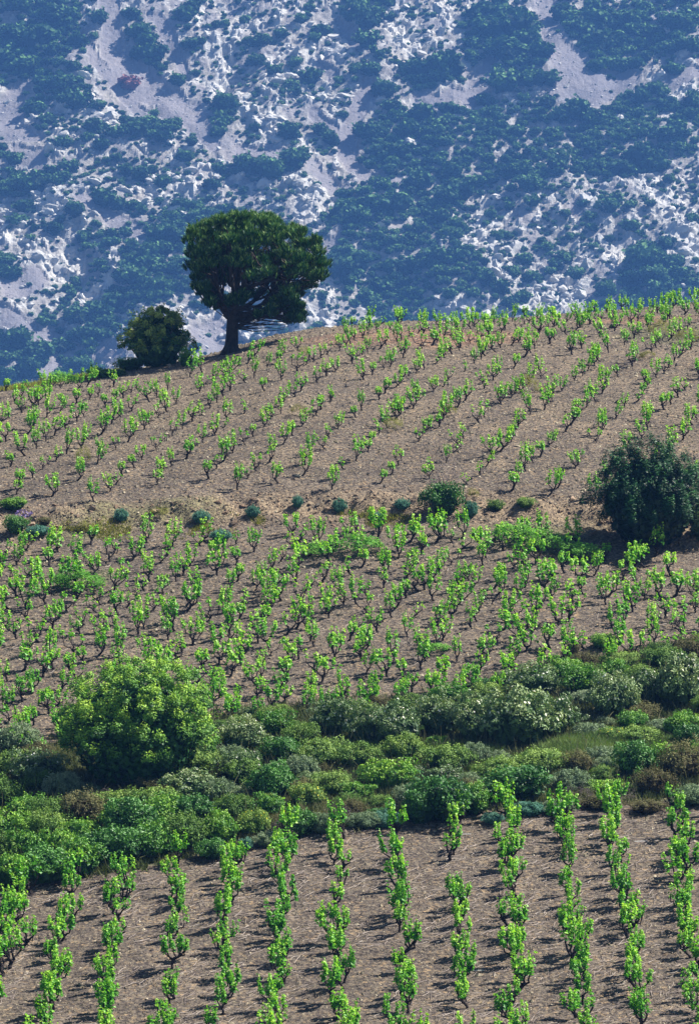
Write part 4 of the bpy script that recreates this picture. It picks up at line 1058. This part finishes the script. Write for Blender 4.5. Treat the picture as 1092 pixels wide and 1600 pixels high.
# ------------------------------------------------------------------ scrub belt
K = dict
protos = {
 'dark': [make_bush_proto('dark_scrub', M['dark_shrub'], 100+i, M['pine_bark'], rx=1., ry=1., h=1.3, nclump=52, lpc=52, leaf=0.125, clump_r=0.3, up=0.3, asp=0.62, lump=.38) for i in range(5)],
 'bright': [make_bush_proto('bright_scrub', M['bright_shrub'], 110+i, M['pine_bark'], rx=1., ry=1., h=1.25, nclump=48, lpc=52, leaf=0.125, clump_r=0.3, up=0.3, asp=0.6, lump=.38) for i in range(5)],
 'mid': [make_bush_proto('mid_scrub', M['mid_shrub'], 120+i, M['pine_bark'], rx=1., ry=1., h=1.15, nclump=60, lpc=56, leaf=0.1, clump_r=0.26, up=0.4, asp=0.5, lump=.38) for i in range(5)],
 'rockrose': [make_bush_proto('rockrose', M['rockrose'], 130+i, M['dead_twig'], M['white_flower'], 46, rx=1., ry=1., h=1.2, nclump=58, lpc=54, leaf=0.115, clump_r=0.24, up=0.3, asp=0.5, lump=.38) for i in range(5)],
 'grey': [make_bush_proto('grey_cushion', M['grey_cushion'], 140+i, None, rx=1., ry=1., h=0.85, nclump=70, lpc=60, leaf=0.085, clump_r=0.2, up=0.3, lump=.1, asp=0.5) for i in range(2)],
 'blue': [make_bush_proto('blue_cushion', M['blue_cushion'], 150+i, None, rx=1., ry=1., h=0.85, nclump=70, lpc=60, leaf=0.085, clump_r=0.2, up=0.3, lump=.1, asp=0.5) for i in range(2)],
 'heath': [make_bush_proto('heath', M['brown_heath'], 160+i, M['dead_twig'], rx=1., ry=1., h=1.1, nclump=56, lpc=56, leaf=0.09, clump_r=0.26, up=0.5, asp=0.45, lump=.38) for i in range(3)],
 'twiggy': [make_bush_proto('twiggy', M['dead_twig'], 170+i, M['dead_twig'], rx=1., ry=1., h=1.1, nclump=40, lpc=30, leaf=0.10, clump_r=0.26, up=0.8, lump=.25, asp=.12, core=False) for i in range(2)],
 'yellow': [make_bush_proto('yellow_broom', M['mid_shrub'], 180+i, M['pine_bark'], M['yellow_flower'], 40, rx=1., ry=1., h=1.0, nclump=50, lpc=54, leaf=0.10, clump_r=0.26, up=0.4) for i in range(2)],
}
look = {'dark': 'dark green leathery shrub', 'bright': 'bright green leafy shrub', 'mid': 'mid green fine-leaved shrub', 'rockrose': 'grey-green rockrose with white flowers', 'grey': 'pale grey-green cushion shrub',
        'blue': 'blue-green cushion shrub', 'heath': 'brownish heathy shrub', 'twiggy': 'grey leafless twiggy shrub', 'yellow': 'yellow-flowered green shrub'}
nm = {'dark': 'evergreen_shrub', 'bright': 'green_shrub', 'mid': 'fine_leaved_shrub', 'rockrose': 'rockrose', 'grey': 'cushion_shrub', 'blue': 'cushion_shrub', 'heath': 'heath_shrub', 'twiggy': 'twiggy_shrub', 'yellow': 'flowering_shrub'}
# (u, v of the foot, width px, height px, kind)
S = [(808, 1165, 130, 95, 'rockrose'), (745, 1158, 80, 75, 'rockrose'), (860, 1150, 80, 75, 'rockrose'), (958, 1118, 95, 75, 'rockrose'), (1060, 1100, 105, 85, 'rockrose'), (686, 1150, 80, 70, 'rockrose'),
     (622, 1165, 90, 70, 'rockrose'), (570, 1160, 70, 65, 'rockrose'), (520, 1150, 70, 65, 'rockrose'), (835, 1085, 90, 50, 'rockrose'), (380, 1172, 80, 55, 'rockrose'), (1010, 1100, 60, 60, 'rockrose'),
     (305, 1250, 90, 52, 'rockrose'), (375, 1215, 60, 50, 'rockrose'), (60, 1225, 100, 60, 'rockrose'), (915, 1085, 80, 50, 'bright'), (880, 1060, 60, 40, 'bright'), (960, 1060, 50, 35, 'bright'), (1000, 1075, 50, 40, 'mid'),
     (608, 1232, 90, 52, 'bright'), (560, 1248, 55, 30, 'bright'), (688, 1278, 105, 75, 'dark'), (660, 1285, 60, 55, 'dark'), (740, 1270, 60, 50, 'bright'), (991, 1212, 70, 62, 'dark'), (1030, 1195, 50, 40, 'bright'),
     (1066, 1150, 60, 45, 'bright'), (1080, 1170, 50, 45, 'dark'), (808, 1248, 115, 60, 'dark'), (840, 1210, 80, 45, 'mid'), (775, 1225, 70, 50, 'mid'), (891, 1236, 75, 40, 'grey'), (870, 1268, 60, 22, 'grey'), (826, 1272, 55, 24, 'blue'),
     (1077, 1256, 60, 34, 'grey'), (935, 1262, 60, 22, 'heath'), (970, 1258, 60, 34, 'twiggy'), (905, 1258, 60, 35, 'twiggy'), (1066, 1215, 80, 60, 'heath'), (1020, 1240, 60, 45, 'heath'), (940, 1190, 60, 28, 'grey'),
     (920, 1150, 60, 25, 'grey'), (1040, 1140, 70, 20, 'grey'), (870, 1195, 60, 22, 'yellow'), (630, 1190, 70, 50, 'mid'), (700, 1205, 90, 50, 'mid'), (560, 1200, 80, 45, 'mid'), (500, 1195, 80, 50, 'mid'), (740, 1190, 60, 35, 'grey'),
     (245, 1268, 90, 46, 'mid'), (180, 1272, 80, 44, 'mid'), (125, 1262, 60, 30, 'grey'), (425, 1245, 80, 60, 'dark'), (440, 1190, 60, 45, 'dark'), (470, 1215, 70, 40, 'grey'), (380, 1225, 70, 45, 'mid'), (340, 1250, 60, 40, 'grey'), (480, 1260, 70, 40, 'yellow'), (420, 1275, 60, 40, 'bright'),
     (20, 1385, 74, 62, 'bright'), (70, 1378, 78, 64, 'dark'), (122, 1368, 76, 62, 'bright'), (0, 1352, 70, 62, 'mid'), (45, 1350, 76, 62, 'bright'), (98, 1345, 74, 58, 'bright'), (150, 1352, 70, 56, 'dark'), (20, 1318, 76, 60, 'bright'), (75, 1316, 74, 58, 'mid'), (125, 1322, 66, 52, 'bright'), (40, 1286, 70, 54, 'bright'), (0, 1262, 80, 60, 'mid'), (205, 1312, 80, 75, 'dark'), (195, 1348, 80, 65, 'dark'),
     (245, 1340, 85, 65, 'bright'), (290, 1325, 85, 65, 'mid'), (300, 1285, 75, 50, 'dark'), (345, 1318, 70, 55, 'bright'), (260, 1290, 70, 55, 'bright'), (130, 1290, 80, 60, 'heath'), (160, 1262, 60, 30, 'twiggy'), (100, 1245, 70, 45, 'grey'),
     (395, 1305, 65, 45, 'yellow'), (440, 1312, 55, 35, 'twiggy'), (420, 1320, 50, 25, 'grey'), (385, 1326, 30, 22, 'blue'), (470, 1305, 55, 50, 'dark'), (500, 1300, 60, 35, 'grey'), (530, 1285, 60, 30, 'twiggy'), (570, 1292, 60, 28, 'grey'),
     (600, 1290, 50, 28, 'blue'), (625, 1275, 50, 30, 'twiggy'), (360, 1280, 65, 45, 'mid'), (520, 1245, 70, 45, 'mid'), (470, 1165, 60, 45, 'mid'), (430, 1150, 60, 45, 'bright'), (560, 1125, 60, 35, 'mid'), (640, 1110, 60, 30, 'mid'),
     (700, 1100, 70, 35, 'bright'), (760, 1095, 60, 35, 'mid'), (1040, 1045, 70, 40, 'mid'), (1085, 1035, 60, 45, 'heath'), (970, 1040, 60, 25, 'mid'), (15, 1210, 60, 45, 'mid'), (30, 1175, 70, 50, 'grey'), (60, 1195, 60, 40, 'heath'),
     (62, 1238, 60, 40, 'mid'), (360, 1195, 60, 35, 'grey'), (320, 1205, 70, 40, 'mid'), (770, 1285, 40, 20, 'blue'), (730, 1252, 50, 40, 'heath'), (1000, 1160, 70, 30, 'mid'), (955, 1155, 50, 22, 'yellow'), (640, 1255, 60, 35, 'grey'),
     (550, 1275, 50, 30, 'heath'), (1010, 1268, 60, 22, 'heath'), (175, 1300, 60, 45, 'bright'), (80, 1300, 70, 60, 'mid'), (330, 1340, 50, 35, 'dark'), (905, 1205, 60, 35, 'heath'), (1000, 1125, 60, 30, 'heath')]
gb = np.random.default_rng(8)
occ = list(S)
n_try = 0
kinds = ['mid', 'grey', 'rockrose', 'heath', 'bright', 'dark', 'twiggy', 'yellow']
while n_try < 2600:
    n_try += 1
    u = gb.uniform(-40, 1130); v = gb.uniform(float(vD(u))+2, float(vC(u))-8)
    w = gb.uniform(26, 58)
    if any(abs(u-a)/((w+c)*0.36) < 1 and abs(v-b) < 13 for a, b, c, d_, k_ in occ): continue
    hh = w*gb.uniform(0.45, 0.72)
    if v > vC(u)-22: hh = min(hh, 26)
    if abs(u-212) < 128 and v < 1246: continue
    if ((u-965)/125)**2+((v-1178)/24)**2 < 1 or ((u-640)/140)**2+((v-1180)/13)**2 < 1: continue
    occ.append((u, v, w, hh, kinds[int(gb.choice(8, p=[.3, .17, .12, .13, .1, .07, .06, .05]))]))
print('scrub', len(occ))
out_sc = []
for _ in range(900):
    u = gb.uniform(-290, -45) if gb.random() < 0.5 else gb.uniform(1135, 1380); v = gb.uniform(float(vD(u))+2, float(vC(u))-8); w = gb.uniform(34, 70)
    if any(abs(u-a)/((w+c)*0.36) < 1 and abs(v-b) < 14 for a, b, c, d_, k_ in out_sc): continue
    out_sc.append((u, v, w, w*gb.uniform(0.5, 0.8), kinds[int(gb.integers(6))]))
outg = np.random.default_rng(5); og = Geo(); pa = []
for i in range(3):
    q = Geo(); bush_geo(q, outg, 1., 1., 1.1, 40, 40, 0.12, 0.28, 0.3, lump=.35, asp=.6); pa.append(q.arrays())
for (u, v, w, h, k) in out_sc:
    p = on_ground(u, v); pm = F_PX/p[1]; s = w/2/pm; Vb, Fb, Tb = pa[int(outg.integers(3))]
    og.V.append(Vb*np.array([s, s, h/pm/1.1])+p); og.T.append(Tb)
    for f in Fb: og.F4.append(f+og.n)
    og.n += len(Vb)
o = link('outer_scrub', og.mesh('outer_scrub', M['mid_shrub'])); o['kind'] = 'stuff'; o['label'] = 'scrub continuing past both edges of the view'; o['category'] = 'scrub'
LM_S = [(222, 1120, 'the big round bush'), (808, 1128, 'the widest rockrose'), (688, 1240, 'the dark field-edge shrub'), (1060, 1065, 'the right-edge rockrose'),
        (45, 1300, 'the left-edge bright thicket'), (530, 1280, 'the central vine row\'s top'), (283, 1345, 'the fifth vine row\'s top'), (991, 1180, 'the dark right-hand shrub'),
        (425, 1210, 'the dark shrub beside round bush'), (950, 1255, 'the top vines at right'), (608, 1205, 'the rounded central green shrub')]
items = [(a, b-d*0.5, look[k]) for a, b, c, d, k in occ]
labs = locate_labels(items, LM_S)
for lab, (u, v, w, h, k) in zip(labs, occ):
    p = on_ground(u, v); pm = F_PX/p[1]; s = w/2/pm*1.06; pr = protos[k]; j = int(gb.integers(len(pr)))
    baseh = {'dark': 1.3, 'bright': 1.25, 'mid': 1.15, 'rockrose': 1.2, 'grey': .85, 'blue': .85, 'heath': 1.1, 'twiggy': 1.1, 'yellow': 1.0}[k]
    place_bush(nm[k], pr[j], p-np.array([0, 0, 0.05]), gb.uniform(0, 6.28), (s*gb.uniform(.8, 1.05), s*gb.uniform(.8, 1.05), h/pm/baseh*(0.84 if h < 100 else 0.92)), lab, 'shrub', 'shrubs of the scrub belt between the fields')

# ------------------------------------------------------------------ tufts and plants along the bank and in the fields
def tuft(u, v, w, h, kind, name, label, cat='plant', group=None):
    p = on_ground(u, v); pm = F_PX/p[1]; s = w/2/pm*0.82; h = h*0.85; pr = protos[kind]; j = int(gb.integers(len(pr)))
    baseh = {'dark': 1.3, 'bright': 1.25, 'mid': 1.15, 'grey': .85, 'blue': .85, 'heath': 1.1, 'twiggy': 1.1, 'dry': .85, 'weed': 1.0}[kind]
    return place_bush(name, pr[j], p-np.array([0, 0, 0.03]), gb.uniform(0, 6.28), (s, s, h/pm/baseh), label, cat, group)
protos['dry'] = [make_bush_proto('dry_tuft', M['dry_weed'], 200+i, None, rx=1., ry=1., h=0.85, nclump=40, lpc=26, leaf=0.14, clump_r=0.3, up=0.8, asp=.25, core=False) for i in range(2)]
protos['weed'] = [make_bush_proto('leafy_weed', M['green_weed'], 210+i, None, rx=1., ry=1., h=1.0, nclump=40, lpc=30, leaf=0.13, clump_r=0.3, up=0.5, asp=.6, core=False) for i in range(2)]
GB = 'cushion plants along the earth bank'
for (u, v, w, h, k, lab) in ((190, 814, 30, 22, 'blue', 'round blue-green cushion plant on the bank, leftmost of the cushions'), (315, 817, 36, 22, 'blue', 'wide blue-green cushion plant at the foot of the bank'),
        (465, 792, 22, 20, 'blue', 'small round blue-green cushion plant set high on the bank'), (530, 800, 30, 24, 'blue', 'blue-green tuft on the bank right of the smallest cushion'), (395, 808, 28, 20, 'blue', 'blue-green tuft between the two left cushions and the eroded bank'),
        (628, 795, 34, 18, 'blue', 'low blue-green tuft left of the dark bank bush'), (590, 812, 26, 14, 'blue', 'faint flat blue-green tuft at the foot of the bank centre'), (345, 845, 44, 20, 'blue', 'loose blue-green weed below the wide cushion plant'),
        (735, 806, 34, 26, 'blue', 'blue-green plant at the right foot of the dark bank bush')):
    tuft(u, v, w, h, k, 'cushion_plant', lab, 'plant', GB)
tuft(692, 804, 66, 56, 'dark', 'bank_bush', 'small dark green bush growing on the bank at centre', 'bush')
tuft(698, 774, 84, 60, 'twiggy', 'twiggy_bush', 'grey twiggy bush on top of the bank above the dark green one', 'bush')
tuft(672, 806, 40, 30, 'twiggy', 'twiggy_bush', 'low grey twiggy growth left of the dark bank bush', 'bush')
tuft(775, 796, 34, 18, 'mid', 'bank_plant', 'small green plant on the bank right of the dark bush', 'plant')
tuft(820, 792, 40, 18, 'mid', 'bank_plant', 'low olive plant on the bank toward the right', 'plant')
tuft(738, 778, 26, 16, 'dry', 'dry_plant', 'pale dry plant on the bank edge above the blue-green one', 'plant')
tuft(25, 832, 44, 30, 'dark', 'bank_bush', 'low dark green bush at the left end of the bank', 'bush')
tuft(22, 796, 52, 22, 'bright', 'leafy_plant', 'spreading bright green plant on top of the bank at left', 'plant')
tuft(70, 818, 28, 12, 'heath', 'bank_plant', 'small brownish plant at the left of the bank', 'plant')
p = on_ground(38, 826); pm = F_PX/p[1]
o = thing('flowering_plant', 'small plant topped with purple flowers at left end of the bank', 'plant', p)
q = Geo(); bush_geo(q, gb, 0.34, 0.3, 0.5, 16, 20, 0.07, 0.3, 0.5, False); link('foliage', q.mesh('purple_plant_foliage', M['rockrose']), o)
q = Geo(); P_ = rand_unit(90, gb)*np.array([0.33, 0.28, 0.14])+np.array([0, 0, 0.6]); leaves(q, P_, rand_unit(90, gb), 0.11, 0.06, gb.random(90), 0.2, gb); link('flowers', q.mesh('purple_flowers', M['purple_flower']), o)
GW = 'weeds growing among the vines'
for (u, v, w, h, k, nm_, lab) in ((822, 612, 44, 26, 'dry', 'dry_weed', 'yellowish weed clump right of centre in the upper field'), (845, 612, 30, 9, 'dry', 'dry_weed', 'flat yellowish weed trailing right of the upper field clump'),
        (700, 649, 36, 16, 'dry', 'dry_weed', 'brownish dry weed in the middle of the upper field'), (613, 672, 40, 18, 'dry', 'dry_weed', 'yellow-green dry weed left of the brownish one in the upper field'),
        (465, 650, 36, 18, 'dry', 'dry_weed', 'thin dry weed in the left half of the upper field'), (130, 724, 32, 26, 'dry', 'dry_weed', 'dry weed beside vines at the left of the upper field'),
        (1030, 528, 46, 26, 'dry', 'dry_weed', 'yellow weed clump near the crest at right'), (1072, 536, 50, 22, 'dry', 'dry_weed', 'yellow weed clump near the crest by the right edge'),
        (475, 560, 26, 18, 'dry', 'dry_weed', 'small dry weed under the crest at centre'), (1010, 560, 40, 12, 'dry', 'dry_weed', 'flat dry weed below the crest clumps at right'),
        (130, 922, 90, 30, 'weed', 'green_weed', 'wide low green weed patch at the left of the terrace'), (95, 920, 40, 26, 'weed', 'green_weed', 'narrow green weed at the left end of the weed patch'),
        (800, 848, 90, 32, 'weed', 'green_weed', 'bright leafy weed patch behind the vines near the right bush'), (850, 860, 80, 32, 'weed', 'green_weed', 'leafy weed patch joining the right end of the bright one'),
        (905, 872, 80, 26, 'weed', 'green_weed', 'low bright weed in front of the dark bush shadow'), (560, 862, 90, 26, 'weed', 'green_weed', 'wide green weed near the upper middle of the terrace'),
        (500, 868, 60, 22, 'weed', 'green_weed', 'green weed left of the wide one on the terrace'), (940, 1012, 50, 26, 'bright', 'green_weed', 'bushy green weed at the lower right of the terrace'),
        (896, 1022, 26, 22, 'heath', 'dry_weed', 'small reddish dry plant left of the bushy green weed'), (680, 1020, 60, 16, 'weed', 'green_weed', 'flat green weed near the lower middle of the terrace'),
        (60, 835, 50, 16, 'blue', 'green_weed', 'bluish grass patch at the foot of the bank at left'), (140, 830, 50, 14, 'dry', 'green_weed', 'thin dry weed at the foot of the bank at left'), (250, 806, 44, 14, 'dry', 'green_weed', 'thin dry weed between the two left cushions')):
    tuft(u, v, w, h, k, nm_, lab, 'weed', GW)
# ridge grass and small bushes behind the crest
for (u, v, w, h, k, lab) in ((95, 601, 60, 20, 'weed', 'bright grassy tuft on the left ridge, leftmost of three'), (75, 604, 40, 16, 'dry', 'yellowish tuft on the left ridge'), (150, 590, 34, 18, 'weed', 'bright grassy tuft on the left ridge toward the bush'),
        (205, 578, 60, 22, 'dark', 'low dark shrub on the ridge at the left foot of the ridge bush'), (170, 590, 60, 16, 'dark', 'flat dark shrub along the left ridge'), (290, 572, 26, 30, 'bright', 'bright green sapling at the right foot of the ridge bush')):
    tuft(u, v, w, h, k, 'ridge_plant', lab, 'plant', 'plants along the left ridge')

# grasses and herbs under the scrub, and sparse seedlings in the fields: nobody could count them
geo = Geo()
def herb_field(n, pos_fn, size, mat_t, blades=7):
    P0 = pos_fn(n); m = len(P0)
    for k in range(blades):
        d = unit(rand_unit(m, gb)*np.array([.6, .6, .2])+np.array([0, 0, 0.8])); L = size*gb.uniform(0.5, 1.3, m)[:, None]
        side = unit(np.cross(d, rand_unit(m, gb)))*0.022
        st = P0+rand_unit(m, gb)*np.array([.12, .12, 0])
        geo.add(np.stack([st-side, st+side, st+d*L], 1).reshape(-1, 3), np.arange(m*3).reshape(-1, 3), np.repeat(np.clip(mat_t(P0)+gb.normal(0, .12, m), 0, 1), 3))
def belt_pts(n):
    x, y = in_frame_points(n, 119, 160, gb); z = ground_z(x, y); u, v = pix(x, y, z)
    ok = (v < vC(u)-1+4*gb.normal(size=n)) & (v > vD(u)-4+6*gb.normal(size=n))
    return np.stack([x, y, z], -1)[ok]
herb_field(56000, belt_pts, 0.28, lambda P: 0.5+0.4*vnoise(P[:, 0]*0.6, P[:, 1]*0.6, None, 31))
for uu_, vv_ in zip(gb.uniform(-30, 1120, 2600), gb.random(2600)):
    p = on_ground(uu_, float(vD(uu_))*(1-vv_)+float(vC(uu_))*vv_-4); L = gb.uniform(0.35, 0.95); d = unit(gb.normal(size=3)*0.5+np.array([0, 0, 1.0]))
    P = p+np.linspace(0, 1, 4)[:, None]*d*L; P[1:] += gb.normal(0, 0.04, (3, 3)); tube(geo, P, np.array([0.012, 0.010, 0.008, 0.005]), 3, float(gb.uniform(0.55, 1.0)))
o = link('belt_grass', geo.mesh('belt_grass', M['belt_grass'])); o['kind'] = 'stuff'; o['label'] = 'grasses and low herbs between the shrubs of the scrub belt'; o['category'] = 'grass'
geo = Geo()
def ridge_pts(n):
    u = gb.uniform(-280, 210, n); x = (u-CU)/F_PX*200; y = YG(u)+gb.uniform(-1.5, 1.5, n); x = x/200*y
    return np.stack([x, y, ground_z(x, y)], -1)
def strip_pts(n):
    a = gb.uniform(0, 6.283, n); r = np.sqrt(gb.random(n)); k = gb.random(n) < 0.6
    u = np.where(k, 965+125*r*np.cos(a), 640+140*r*np.cos(a)); v = np.where(k, 1178+24*r*np.sin(a), 1180+13*r*np.sin(a))
    return np.array([on_ground(p_, q_) for p_, q_ in zip(u, v)])
herb_field(5200, strip_pts, 0.34, lambda P: 0.55+0.4*vnoise(P[:, 0]*0.8, P[:, 1]*0.8, None, 31))
o = link('strip_grass', geo.mesh('strip_grass', M['strip_grass'])); o['kind'] = 'stuff'; o['label'] = 'pale green grass in the open strips of the scrub belt'; o['category'] = 'grass'
geo = Geo()
herb_field(1500, ridge_pts, 0.28, lambda P: np.full(len(P), 0.5))
def bankg(n):
    u = gb.uniform(0, 700, n); v = vE(u)+gb.normal(0, 7, n)
    ok = vnoise(u/45, v/20, None, 12) > 0.05; u, v = u[ok], v[ok]
    return np.array([on_ground(a, b) for a, b in zip(u, v)])
herb_field(1400, bankg, 0.16, lambda P: np.full(len(P), 0.3))
o = link('field_grass', geo.mesh('field_grass', M['dry_weed'])); o['kind'] = 'stuff'; o['label'] = 'thin yellowish grass along the left ridge and the bank foot'; o['category'] = 'grass'
print('tris', sum(len(m.polygons) for m in bpy.data.meshes))
